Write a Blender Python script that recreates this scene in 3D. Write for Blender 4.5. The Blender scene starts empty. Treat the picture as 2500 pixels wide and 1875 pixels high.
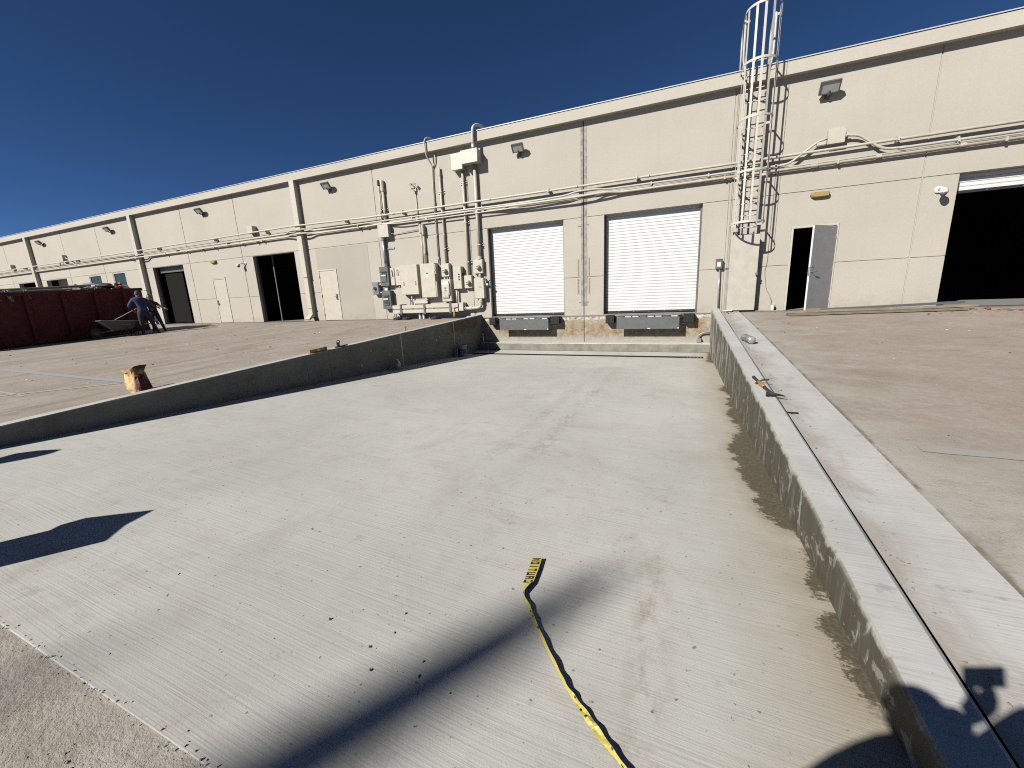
import bpy, bmesh, math, random
from mathutils import Vector, Matrix
R = random.Random(7)
S = bpy.context.scene
rad = math.radians

# ------------------------------------------------------------------ camera, sky, sun, exposure
CAM = Vector((0.0, -13.346, 0.715))
PITCH, YAW, ROLL = rad(12.438), rad(23.206), rad(-2.524)
fwd = Vector((-math.sin(YAW)*math.cos(PITCH), math.cos(YAW)*math.cos(PITCH), -math.sin(PITCH)))
rt0 = Vector((math.cos(YAW), math.sin(YAW), 0)); up0 = rt0.cross(fwd)
c_rt = rt0*math.cos(ROLL) + up0*math.sin(ROLL)
c_up = up0*math.cos(ROLL) - rt0*math.sin(ROLL)
cam_d = bpy.data.cameras.new('camera')
cam_d.sensor_width = 36.0; cam_d.lens = 36.0*976.4856/2500.0
cam_d.clip_start = 0.005; cam_d.clip_end = 3000
cam = bpy.data.objects.new('camera', cam_d); S.collection.objects.link(cam)
m3 = Matrix((c_rt, c_up, -fwd)).transposed()
cam.matrix_world = Matrix.Translation(CAM) @ m3.to_4x4()
S.camera = cam

SUN = Vector((-0.585, -1.0, 0.81)).normalized()          # towards the sun
W = bpy.data.worlds.new('World'); S.world = W; W.use_nodes = True
wn = W.node_tree; wn.nodes.clear()
wo = wn.nodes.new('ShaderNodeOutputWorld'); bg = wn.nodes.new('ShaderNodeBackground')
sk = wn.nodes.new('ShaderNodeTexSky'); sk.sky_type = 'NISHITA'; sk.sun_disc = False
sk.sun_elevation = math.asin(SUN.z); sk.sun_rotation = math.atan2(SUN.x, SUN.y)
sk.altitude = 600; sk.air_density = 0.33; sk.dust_density = 0.0; sk.ozone_density = 4.5
bg.inputs[1].default_value = 0.05
hs = wn.nodes.new('ShaderNodeHueSaturation'); hs.inputs['Saturation'].default_value = 1.10; hs.inputs['Value'].default_value = 1.0
wn.links.new(sk.outputs[0], hs.inputs['Color']); wn.links.new(hs.outputs[0], bg.inputs[0]); wn.links.new(bg.outputs[0], wo.inputs[0])

sun_d = bpy.data.lights.new('sun', 'SUN'); sun_d.energy = 5.0; sun_d.angle = rad(0.53); sun_d.color = (1.0, 0.955, 0.88)
sun = bpy.data.objects.new('sun', sun_d); S.collection.objects.link(sun)
sun.rotation_euler = SUN.to_track_quat('Z', 'Y').to_euler(); sun.location = (-20, -30, 30)

S.view_settings.view_transform = 'Standard'; S.view_settings.look = 'None'
S.view_settings.exposure = 0.9; S.view_settings.gamma = 1.0; S.view_settings.use_curve_mapping = False
S.cycles.use_denoising = False
S.cycles.pixel_filter_type = 'BLACKMAN_HARRIS'; S.cycles.filter_width = 1.1
S.cycles.max_bounces = 6; S.cycles.diffuse_bounces = 1; S.cycles.glossy_bounces = 3
S.cycles.transmission_bounces = 4; S.cycles.transparent_max_bounces = 6
S.cycles.sample_clamp_indirect = 4.0

# ------------------------------------------------------------------ helpers
COL = S.collection
ORG = {}                                                  # world origin of every object built here
def tag(o, label=None, cat=None, group=None, kind=None):
    if label: o['label'] = label
    if cat: o['category'] = cat
    if group: o['group'] = group
    if kind: o['kind'] = kind
    return o
def thing(name, label, cat, loc=(0, 0, 0), group=None):
    o = bpy.data.objects.new(name, None); COL.objects.link(o); o.location = loc; o.empty_display_size = .1
    ORG[o] = Vector(loc)
    return tag(o, label, cat, group)
def link(name, me, mat, parent=None, loc=None):
    o = bpy.data.objects.new(name, me); COL.objects.link(o)
    if isinstance(mat, (list, tuple)):
        for m in mat: me.materials.append(m)
    elif mat: me.materials.append(mat)
    base = ORG[parent] if parent else Vector(loc or (0, 0, 0))
    me.transform(Matrix.Translation(-base))
    ORG[o] = base
    if parent: o.parent = parent
    else: o.location = base
    return o
def copy_part(src, parent, offset, name=None):
    c = src.copy(); COL.objects.link(c); c.parent = parent
    c.location = Vector(src.location) + Vector(offset); ORG[c] = ORG[parent]
    return c

class B:
    """collects shapes into one mesh"""
    def __init__(s): s.v = []; s.f = []; s.m = []; s.mi = 0
    def add(s, vs, fs):
        n = len(s.v); s.v += [tuple(v) for v in vs]
        s.f += [tuple(i+n for i in f) for f in fs]; s.m += [s.mi]*len(fs); return s
    def box(s, x0, x1, y0, y1, z0, z1):
        return s.add([(x0,y0,z0),(x1,y0,z0),(x1,y1,z0),(x0,y1,z0),(x0,y0,z1),(x1,y0,z1),(x1,y1,z1),(x0,y1,z1)],
            [(0,3,2,1),(4,5,6,7),(0,1,5,4),(1,2,6,5),(2,3,7,6),(3,0,4,7)])
    def bbox(s, x0, x1, y0, y1, z0, z1, b=.006):
        """box with chamfered edges"""
        b = min(b, (x1-x0)*.4, (y1-y0)*.4, (z1-z0)*.4)
        bm = bmesh.new(); bmesh.ops.create_cube(bm, size=1)
        for v in bm.verts: v.co = Vector(((x0+x1)/2+v.co.x*(x1-x0), (y0+y1)/2+v.co.y*(y1-y0), (z0+z1)/2+v.co.z*(z1-z0)))
        bmesh.ops.bevel(bm, geom=bm.edges[:], offset=b, segments=1, affect='EDGES')
        return s.bm(bm)
    def obox(s, c, ax, ay, az, hx, hy, hz):
        c = Vector(c); ax, ay, az = Vector(ax)*hx, Vector(ay)*hy, Vector(az)*hz
        vs = [c+ax*i+ay*j+az*k for k in (-1, 1) for i, j in ((-1,-1),(1,-1),(1,1),(-1,1))]
        return s.add(vs, [(0,3,2,1),(4,5,6,7),(0,1,5,4),(1,2,6,5),(2,3,7,6),(3,0,4,7)])
    def bm(s, bm):
        bm.verts.ensure_lookup_table(); bm.verts.index_update()
        s.add([v.co.copy() for v in bm.verts], [tuple(v.index for v in f.verts) for f in bm.faces]); bm.free(); return s
    def tube(s, pts, r, n=8, caps=True, flat=None):
        pts = [Vector(p) for p in pts]; rs = r if isinstance(r, (list, tuple)) else [r]*len(pts)
        ref = None; rings = []; vs = []
        for i, p in enumerate(pts):
            d = (pts[min(i+1, len(pts)-1)]-pts[max(i-1, 0)]).normalized()
            if ref is None: ref = Vector((0,0,1)) if abs(d.z) < .9 else Vector((1,0,0))
            a = d.cross(ref).normalized(); b = a.cross(d).normalized(); ref = b
            for k in range(n):
                t = 2*math.pi*(k+.5)/n; vs.append(p+(a*math.cos(t)+b*math.sin(t))*rs[i])
        fs = []
        for i in range(len(pts)-1):
            for k in range(n):
                k2 = (k+1) % n; fs.append((i*n+k, i*n+k2, (i+1)*n+k2, (i+1)*n+k))
        if caps: fs += [tuple(range(n))[::-1], tuple((len(pts)-1)*n+k for k in range(n))]
        return s.add(vs, fs)
    def lathe(s, c, prof, n=16, axis='z'):
        c = Vector(c); vs = []
        for (r, h) in prof:
            for k in range(n):
                t = 2*math.pi*k/n; x, y = r*math.cos(t), r*math.sin(t)
                vs.append(c+(Vector((x,y,h)) if axis == 'z' else Vector((x,h,y)) if axis == 'y' else Vector((h,x,y))))
        fs = []
        for i in range(len(prof)-1):
            for k in range(n):
                k2 = (k+1) % n; q = (i*n+k, i*n+k2, (i+1)*n+k2, (i+1)*n+k)
                fs.append(q if axis != 'y' else q[::-1])
        fs += [tuple(range(n))[::-1], tuple((len(prof)-1)*n+k for k in range(n))]
        return s.add(vs, fs)
    def prism(s, poly, o, u, v, w):
        """polygon in (u,v) at origin o, extruded by w"""
        o, u, v, w = Vector(o), Vector(u), Vector(v), Vector(w); n = len(poly)
        vs = [o+u*a+v*b for a, b in poly]+[o+u*a+v*b+w for a, b in poly]
        fs = [tuple(range(n))[::-1], tuple(range(n, 2*n))]+[(i, (i+1) % n, n+(i+1) % n, n+i) for i in range(n)]
        return s.add(vs, fs)
    def grid(s, xs, ys, zf, drop=None):
        n = len(xs); vs = [(x, y, zf(x, y)) for y in ys for x in xs]; fs = []
        for j in range(len(ys)-1):
            for i in range(n-1):
                if drop and drop((xs[i]+xs[i+1])/2, (ys[j]+ys[j+1])/2): continue
                fs.append((j*n+i, j*n+i+1, (j+1)*n+i+1, (j+1)*n+i))
        return s.add(vs, fs)
    def mesh(s, smooth=False):
        me = bpy.data.meshes.new('mesh'); me.from_pydata(s.v, [], s.f); me.update()
        for p, m in zip(me.polygons, s.m): p.material_index = m; p.use_smooth = smooth
        bm = bmesh.new(); bm.from_mesh(me); bmesh.ops.recalc_face_normals(bm, faces=bm.faces[:]); bm.to_mesh(me); bm.free()
        return me
    def build(s, name, mat, parent=None, loc=None, smooth=False):
        return link(name, s.mesh(smooth), mat, parent, loc)
def arc(c, r, a0, a1, n, u, v):
    c, u, v = Vector(c), Vector(u), Vector(v)
    return [c+u*(r*math.cos(a0+(a1-a0)*i/n))+v*(r*math.sin(a0+(a1-a0)*i/n)) for i in range(n+1)]
def fillet(pts, r, n=5):
    """round the corners of a path"""
    pts = [Vector(p) for p in pts]; out = [pts[0]]
    for i in range(1, len(pts)-1):
        a, b, c = pts[i-1], pts[i], pts[i+1]; d1 = (a-b); d2 = (c-b)
        rr = min(r, d1.length*.48, d2.length*.48); p, q = b+d1.normalized()*rr, b+d2.normalized()*rr
        for k in range(n+1):
            t = k/n; out.append(p*(1-t)**2+b*2*t*(1-t)+q*t*t)
    return out+[pts[-1]]
def linsp(a, b, n): return [a+(b-a)*i/n for i in range(n+1)]

# ------------------------------------------------------------------ materials
ALB = .55                                                 # overall reflectance of the palette below
class NT:
    def __init__(s, name):
        s.m = bpy.data.materials.new(name); s.m.use_nodes = True; s.t = s.m.node_tree; s.t.nodes.clear()
        s.out = s.n('OutputMaterial'); s.b = s.n('BsdfPrincipled'); s.L(s.b.outputs[0], s.out.inputs[0])
        s.pos = s.n('NewGeometry').outputs['Position']
    def n(s, t): return s.t.nodes.new('ShaderNode'+t)
    def L(s, a, b): s.t.links.new(a, b)
    def setv(s, sock, v):
        if isinstance(v, bpy.types.NodeSocket): s.L(v, sock)
        else:
            if hasattr(sock.default_value, '__len__') and len(sock.default_value) == 4 and len(v) == 3: v = (*v, 1)
            sock.default_value = v
    def scale(s, v, off=(0,0,0), rz=0):
        m = s.n('Mapping'); s.L(s.pos, m.inputs[0]); m.inputs['Scale'].default_value = v; m.inputs['Location'].default_value = off
        m.inputs['Rotation'].default_value = (0, 0, rz); return m.outputs[0]
    def noise(s, vec, sc=1, det=4, rough=.55, dist=0):
        n = s.n('TexNoise'); s.L(vec, n.inputs['Vector']); n.inputs['Scale'].default_value = sc
        n.inputs['Detail'].default_value = det; n.inputs['Roughness'].default_value = rough; n.inputs['Distortion'].default_value = dist
        return n.outputs['Fac']
    def ramp(s, f, a, b, c0=0., c1=1.):
        r = s.n('MapRange'); s.L(f, r.inputs[0]); r.inputs[1].default_value = a; r.inputs[2].default_value = b
        r.inputs[3].default_value = c0; r.inputs[4].default_value = c1; return r.outputs[0]
    def math(s, op, a, b=None):
        n = s.n('Math'); n.operation = op; s.setv(n.inputs[0], a)
        if b is not None: s.setv(n.inputs[1], b)
        return n.outputs[0]
    def mix(s, f, a, b, mode='MIX'):
        n = s.n('Mix'); n.data_type = 'RGBA'; n.blend_type = mode
        s.setv(n.inputs[0], f); s.setv(n.inputs[6], a); s.setv(n.inputs[7], b); return n.outputs[2]
    def sep(s):
        n = s.n('SeparateXYZ'); s.L(s.pos, n.inputs[0]); return n.outputs
    def bump(s, h, strength, dist=.01, prev=None):
        n = s.n('Bump'); n.inputs['Strength'].default_value = strength; n.inputs['Distance'].default_value = dist
        s.L(h, n.inputs['Height'])
        if prev: s.L(prev, n.inputs['Normal'])
        return n.outputs[0]
    def done(s, col, rough=.8, metal=0., normal=None, spec=None):
        if isinstance(col, bpy.types.NodeSocket): col = s.mix(1.0, col, (ALB, ALB, ALB), 'MULTIPLY')
        else: col = tuple(c*ALB for c in col)
        s.setv(s.b.inputs['Base Color'], col); s.setv(s.b.inputs['Roughness'], rough); s.b.inputs['Metallic'].default_value = metal
        if spec is not None: s.b.inputs['Specular IOR Level'].default_value = spec
        if normal: s.L(normal, s.b.inputs['Normal'])
        return s.m
def simple(name, col, rough=.6, metal=0., var=.18, sc=9., bump=0., bsc=60.):
    t = NT(name); f = t.noise(t.scale((1,1,1)), sc, 5, .6)
    dk = tuple(c*(1-var) for c in col); lt = tuple(min(1, c*(1+var*.6)) for c in col)
    c = t.mix(t.ramp(f, .3, .7), dk, lt)
    nm = t.bump(t.noise(t.scale((1,1,1)), bsc, 3), bump, .004) if bump else None
    rf = t.ramp(t.noise(t.scale((1,1,1)), sc*2.3, 3), .3, .7, max(.02, rough-.1), min(1, rough+.1))
    return t.done(c, rf, metal, nm)

def m_stucco(name, base, streak=.22):
    t = NT(name)
    big = t.noise(t.scale((.35, 1, .5)), 1, 4); fine = t.noise(t.scale((1,1,1)), 55, 4, .7); vs = t.noise(t.scale((3.2, 1, .14)), 1, 4, .6)
    c = t.mix(t.ramp(big, .3, .7), tuple(x*.93 for x in base), tuple(min(1, x*1.05) for x in base))
    c = t.mix(t.ramp(vs, .56, .78, 0, streak), c, tuple(x*.78 for x in base))
    c = t.mix(t.ramp(fine, .35, .62, .16, 0), c, tuple(x*.55 for x in base))
    c = t.mix(t.ramp(t.noise(t.scale((1,1,1), (3,3,3)), 17, 3, .75), .36, .66, .20, 0), c, tuple(x*.74 for x in base))
    c = t.mix(t.ramp(t.noise(t.scale((1,1,1), (5,1,2)), 21, 3, .75), .54, .72, 0, .22), c, tuple(min(1, x*1.22) for x in base))
    z = t.sep()[2]                                         # splash dirt along the foot of the wall
    dirt = t.math('MULTIPLY', t.ramp(z, .0, .55, 1, 0), t.ramp(t.noise(t.scale((1.5,1,2)), 2, 5, .65), .45, .7, 0, .45))
    c = t.mix(dirt, c, (base[0]*.62, base[1]*.56, base[2]*.48))
    grain = t.noise(t.scale((1,1,1)), 90, 3, .7)
    return t.done(c, .92, 0, t.bump(grain, .55, .006), .25)
STUCCO = m_stucco('stucco', (.585, .542, .468))
STUCCO2 = m_stucco('stucco_infill', (.50, .47, .402))
FASCIA = m_stucco('stucco_fascia', (.62, .583, .51), .2)
TRIM = simple('painted_metal_trim', (.62, .585, .50), .5, 0, .1)
BEIGE = simple('beige_enamel', (.63, .585, .485), .42, 0, .07, 4)
PIPE = simple('painted_conduit', (.60, .56, .465), .5, 0, .13, 6)
ZINC = simple('galvanised_conduit', (.42, .44, .43), .42, .55, .15)
LADDER = simple('ladder_paint', (.66, .635, .56), .5, 0, .1)
WHITE = simple('white_enamel', (.80, .815, .81), .45, 0, .04, 2)
COPING = simple('coping_metal', (.74, .74, .72), .35, .1, .06)
DARK = simple('dark_rubber', (.012, .012, .013), .75, 0, .3, 20, .3)
BLACK = simple('black_paint', (.02, .02, .022), .5)
GREYM = simple('grey_paint', (.14, .15, .15), .45, 0, .1, 5)
GREYD = simple('guide_grey', (.16, .165, .165), .5, .2)
DOORG = simple('grey_door_paint', (.42, .42, .43), .5, 0, .08, 6)
STEEL = simple('bare_steel', (.50, .51, .52), .35, .7, .2)
GREENP = simple('green_plastic', (.02, .16, .085), .4)
GLASS_D = simple('dark_window', (.012, .014, .016), .12)
AMBER = simple('yellowed_diffuser', (.45, .33, .11), .35, 0, .15)
LENS = simple('floodlight_lens', (.52, .54, .53), .12, 0, .12, 14)
BRONZE = simple('floodlight_housing', (.19, .19, .175), .45, .3)
CREAM = simple('meter_dome', (.70, .68, .55), .2)
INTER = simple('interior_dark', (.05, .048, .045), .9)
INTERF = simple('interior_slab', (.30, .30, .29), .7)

def m_ramp():
    t = NT('broomed_concrete'); X, Y, Z = t.sep()
    base = (.465, .46, .415)
    big = t.noise(t.scale((.5, .35, 1)), 1, 5, .6); mid = t.noise(t.scale((1.4, 2.4, 1), (3,1,0)), 1.3, 5, .65, .4)
    c = t.mix(t.ramp(big, .32, .68), (.54, .54, .508), (.655, .652, .61))
    c = t.mix(t.ramp(mid, .5, .75, 0, .38), c, (.47, .44, .375))
    c = t.mix(t.ramp(t.noise(t.scale((.22, .9, 1), (7,2,0)), 1.1, 4, .6, .6), .53, .66, 0, .42), c, (.66, .665, .655))
    c = t.mix(t.ramp(t.noise(t.scale((.8, .5, 1), (1,9,0)), 1.5, 6, .7, 1.2), .55, .72, 0, .4), c, (.42, .405, .36))
    # broom strokes across the slab, gently wandering
    wv = t.noise(t.scale((.35, .12, 1)), 1, 2); yw = t.math('ADD', Y, t.math('MULTIPLY', wv, .16))
    cb = t.n('CombineXYZ'); t.L(t.math('MULTIPLY', X, 1.2), cb.inputs[0]); t.L(t.math('MULTIPLY', yw, 84.), cb.inputs[1])
    br = t.noise(cb.outputs[0], 1, 3, .6)
    cb2 = t.n('CombineXYZ'); t.L(t.math('MULTIPLY', X, .7), cb2.inputs[0]); t.L(t.math('MULTIPLY', yw, 17.), cb2.inputs[1])
    br2 = t.noise(cb2.outputs[0], 1, 4, .65)
    c = t.mix(t.ramp(br, .30, .50, .24, 0), c, (.36, .35, .315))
    c = t.mix(t.ramp(br, .56, .74, 0, .22), c, (.78, .77, .72))
    c = t.mix(t.ramp(br2, .52, .74, 0, .15), c, (.40, .39, .35))
    blot_ = t.noise(t.scale((1,1,1), (11,4,0)), 1.9, 7, .78, .3); c = t.mix(t.ramp(blot_, .56, .70, 0, .42), c, (.37, .35, .30))
    c = t.mix(t.ramp(t.noise(t.scale((1,1,1), (2,14,0)), 7, 5, .75), .60, .70, 0, .4), c, (.36, .345, .30))
    # specks, pits
    sp = t.noise(t.scale((1,1,1)), 34, 2, .5); c = t.mix(t.ramp(sp, .70, .755, 0, .75), c, (.12, .115, .10))
    # tyre tracks running down the ramp
    for x0 in (-1.75, -1.38):
        d = t.math('ABSOLUTE', t.math('SUBTRACT', X, x0)); k = t.ramp(d, .05, .13, 1, 0)
        tread = t.noise(t.scale((16, 9, 1)), 1, 2, .5)
        k = t.math('MULTIPLY', k, t.ramp(tread, .42, .56, 0, .34)); k = t.math('MULTIPLY', k, t.ramp(t.noise(t.scale((.3, .6, 1)), 1, 2), .42, .58))
        k = t.math('MULTIPLY', k, t.ramp(Y, -11.2, -9.4, 0, 1)); c = t.mix(k, c, (.31, .285, .24))
    # rust track
    d = t.math('ABSOLUTE', t.math('SUBTRACT', t.math('ADD', X, t.math('MULTIPLY', Y, .03)), -.42)); k = t.ramp(d, .02, .12, 1, 0)
    k = t.math('MULTIPLY', k, t.ramp(t.noise(t.scale((9, 5, 1)), 1, 5, .7), .46, .66, 0, .55)); k = t.math('MULTIPLY', k, t.ramp(Y, -10.6, -11.4, 0, 1))
    c = t.mix(k, c, (.27, .165, .105))
    # tan silt fanning out beside the right wall
    dr = t.math('SUBTRACT', .79, X)
    nz = t.noise(t.scale((3, 2.2, 1)), 1, 5, .65)
    k = t.math('MULTIPLY', t.ramp(t.math('ADD', dr, t.math('MULTIPLY', nz, .5)), .35, .85, 1, 0), t.ramp(nz, .3, .6, .35, .8))
    c = t.mix(k, c, (.43, .365, .265))
    # wet fringe at the foot of the right wall (crisp, jagged along the broom lines)
    cr = t.n('ValToRGB'); cr.color_ramp.interpolation = 'LINEAR'
    pts = [(-12.6,0),(-11.75,.01),(-11.5,.07),(-11.3,.11),(-11.1,.02),(-10.95,.06),(-10.7,.05),(-10.5,.0),(-10.3,.09),(-9.92,.19),(-9.4,.21),(-8.7,.27),(-8.3,.15),(-7.9,.08),(-7.3,.14),(-6.7,.10),(-6.0,.02),(-5.5,.10),(-5.0,0),(-2.2,0),(-1.7,.16),(-1.2,.08)]
    e = cr.color_ramp.elements
    while len(e) < len(pts): e.new(.5)
    for el, (y, w) in zip(e, pts): el.position = (y+12.7)/12.0; v = w/.35; el.color = (v, v, v, 1)
    t.L(t.ramp(Y, -12.7, -.7), cr.inputs[0])
    wv = t.math('MULTIPLY', cr.outputs[0], .35)
    jag = t.noise(t.scale((3.5, 26, 1)), 1, 4, .7); jag2 = t.noise(t.scale((9, 60, 1)), 1, 3, .7)
    lim = t.math('ADD', wv, t.math('ADD', t.math('MULTIPLY', t.ramp(t.noise(t.scale((2.2, 2.2, 1), (8,3,0)), 2.2, 5, .7), .3, .7, -.5, .5), .14), t.math('ADD', t.math('MULTIPLY', t.ramp(jag, .3, .7, -.5, .5), .05), t.math('MULTIPLY', t.ramp(jag2, .3, .7, -.5, .5), .03))))
    wet = t.ramp(t.math('ADD', t.math('SUBTRACT', lim, dr), t.math('MULTIPLY', t.ramp(t.noise(t.scale((1,1,1)), 55, 4, .8), .3, .7, -.5, .5), .05)), -.012, .014)
    c = t.mix(t.math('MULTIPLY', t.ramp(t.math('SUBTRACT', lim, dr), -.16, .0, 0, .5), t.ramp(cr.outputs[0], .0, .12)), c, (.36, .30, .21))
    wet = t.math('MULTIPLY', wet, t.ramp(cr.outputs[0], .0, .12))
    c = t.mix(t.math('MULTIPLY', wet, t.ramp(t.noise(t.scale((1,1,1)), 40, 3, .7), .3, .6, .72, .95)), c, (.095, .08, .052))
    rg = t.math('SUBTRACT', .86, t.math('MULTIPLY', wet, .28))
    nm = t.bump(br, .42, .005); nm = t.bump(t.noise(t.scale((1,1,1)), 120, 2, .6), .28, .003, nm)
    return t.done(c, rg, 0, nm, .3)
RAMP = m_ramp()

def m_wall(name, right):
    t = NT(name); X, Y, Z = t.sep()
    base = t.mix(t.ramp(t.noise(t.scale((.8,.8,1.6)), 1.4, 5, .6, .4), .32, .68), (.40, .395, .36) if right else (.20, .20, .172), (.50, .495, .455) if right else (.30, .295, .26))  # left wall's concrete coloured darker to deepen its shade
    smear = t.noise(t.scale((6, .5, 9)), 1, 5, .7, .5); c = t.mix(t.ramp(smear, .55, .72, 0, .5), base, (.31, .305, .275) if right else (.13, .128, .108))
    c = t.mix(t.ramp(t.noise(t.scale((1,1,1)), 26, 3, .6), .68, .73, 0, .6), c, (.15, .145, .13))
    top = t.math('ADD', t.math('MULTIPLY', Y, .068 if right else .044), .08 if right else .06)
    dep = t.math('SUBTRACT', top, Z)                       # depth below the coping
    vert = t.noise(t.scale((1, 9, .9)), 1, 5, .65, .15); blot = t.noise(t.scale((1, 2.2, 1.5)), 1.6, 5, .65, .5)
    if right:
        far = t.ramp(Y, -8.5, -1.5)                        # streaky and drier near the dock
        lim = t.math('ADD', t.math('MULTIPLY', far, .05), t.ramp(blot, .45, .75, -.012, .06))
        wet = t.ramp(t.math('SUBTRACT', dep, lim), .0, .025)
        gaps = t.ramp(t.math('SUBTRACT', t.noise(t.scale((1, 7, 1.6)), 1, 4, .7, .25), t.math('MULTIPLY', far, .13)), .33, .39)
        c = t.mix(t.math('MULTIPLY', t.math('MULTIPLY', wet, gaps), t.ramp(vert, .3, .7, .86, .98)), c, (.085, .073, .047))
        c = t.mix(t.ramp(dep, .03, .008, 0, .3), c, (.34, .33, .26))
        c = t.mix(t.math('MULTIPLY', t.ramp(t.noise(t.scale((1, 3.2, 4.5), (2,7,1)), 1.6, 6, .78, .4), .57, .62, 0, .8), t.ramp(Y, -4., -9.)), c, (.42, .40, .345))
        drip = t.ramp(t.noise(t.scale((1, 14, .5)), 1, 4, .7), .58, .64, 0, .4); c = t.mix(t.math('MULTIPLY', drip, t.ramp(dep, .02, .2)), c, (.40, .385, .32))
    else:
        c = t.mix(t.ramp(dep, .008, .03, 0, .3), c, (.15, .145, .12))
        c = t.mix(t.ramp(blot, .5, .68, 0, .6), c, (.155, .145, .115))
        # rust-brown damp patch high up near the dock
        k = t.math('MULTIPLY', t.ramp(Y, -2.5, -2.1), t.ramp(t.math('ADD', dep, t.math('MULTIPLY', blot, .5)), .62, .57))
        k = t.math('MULTIPLY', k, t.ramp(Y, -.1, -.6)); k = t.math('MULTIPLY', k, t.ramp(dep, .01, .02)); c = t.mix(k, c, (.15, .11, .065))
        for y0 in (-4.75, -2.05):                          # pale laitance at the form joints
            d = t.math('ABSOLUTE', t.math('SUBTRACT', t.math('ADD', Y, t.math('MULTIPLY', blot, .04)), y0+.02)); c = t.mix(t.ramp(d, .01, .03, .8, 0), c, (.62, .60, .54))
        d = t.math('ABSOLUTE', t.math('SUBTRACT', Y, -7.15)); c = t.mix(t.ramp(d, .003, .012, .8, 0), c, (.10, .095, .08))
        for (y0, z0, rr) in ((-6.25, -.72, .05), (-5.9, -.42, .035), (-5.25, -.62, .03), (-3.1, -.5, .06), (-2.9, -.42, .04)):   # plaster dabs
            q = t.math('ADD', t.math('POWER', t.math('SUBTRACT', Y, y0), 2), t.math('POWER', t.math('SUBTRACT', Z, z0), 2))
            c = t.mix(t.ramp(t.math('ADD', q, t.math('MULTIPLY', blot, rr*rr)), rr*rr*1.5, rr*rr*.6, 0, .6), c, (.60, .59, .55))
        for (y0, z0, rr, st) in ((-7.72, -.55, .03, 3.5), (-7.72, -.72, .035, 3.5), (-7.42, -.72, .03, 2.), (-7.46, -.83, .028, 2.), (-7.52, -.93, .02, 1.), (-7.05, -.63, .02, 1.)):   # tar spatters
            q = t.math('ADD', t.math('POWER', t.math('MULTIPLY', t.math('SUBTRACT', Y, y0), st), 2), t.math('POWER', t.math('SUBTRACT', Z, z0), 2))
            c = t.mix(t.ramp(t.math('ADD', q, t.math('MULTIPLY', t.noise(t.scale((1,9,9)), 2, 3), rr*rr*2)), rr*rr*2.2, rr*rr*1.6, 0, .9), c, (.02, .02, .018))
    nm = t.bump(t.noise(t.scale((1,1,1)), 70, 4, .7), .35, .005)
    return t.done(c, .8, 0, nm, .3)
WALL_R = m_wall('damp_wall_concrete', True)
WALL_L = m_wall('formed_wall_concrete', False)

def m_cap(name, dusty):
    t = NT(name); X, Y, Z = t.sep()
    c = t.mix(t.ramp(t.noise(t.scale((1,.8,1)), 2, 5, .65), .3, .7), (.50, .503, .49), (.62, .62, .61))
    br = t.noise(t.scale((3, 95, 1)), 1, 3, .6); c = t.mix(t.ramp(br, .3, .5, .32, 0), c, (.32, .315, .29))
    c = t.mix(t.ramp(t.noise(t.scale((2.2, 3.2, 1), (4,1,0)), 1.7, 5, .7), .62, .68, 0, .5), c, (.30, .30, .285))
    c = t.mix(t.ramp(t.noise(t.scale((1,1,1)), 38, 2), .70, .75, 0, .6), c, (.14, .13, .11))
    if dusty:
        nz = t.noise(t.scale((2.4, 1.3, 1)), 1.5, 6, .7, .5)
        d = t.math('ADD', t.math('SUBTRACT', X, 1.0), t.math('MULTIPLY', t.ramp(nz, .25, .75, -.5, .5), .5)); far = t.ramp(Y, -9.5, -3.0, .0, .16)
        c = t.mix(t.ramp(t.math('SUBTRACT', d, far), -.06, .2, .62, 0), c, (.40, .335, .265))
        c = t.mix(t.ramp(t.noise(t.scale((5, 1.6, 1), (2,6,0)), 1.3, 5, .7), .60, .70, 0, .3), c, (.36, .30, .235))
    nm = t.bump(br, .4, .004)
    return t.done(c, .88, 0, nm, .3)
CAPM = m_cap('trowelled_cap', False)
APRON = m_cap('dusty_apron', True)

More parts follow.
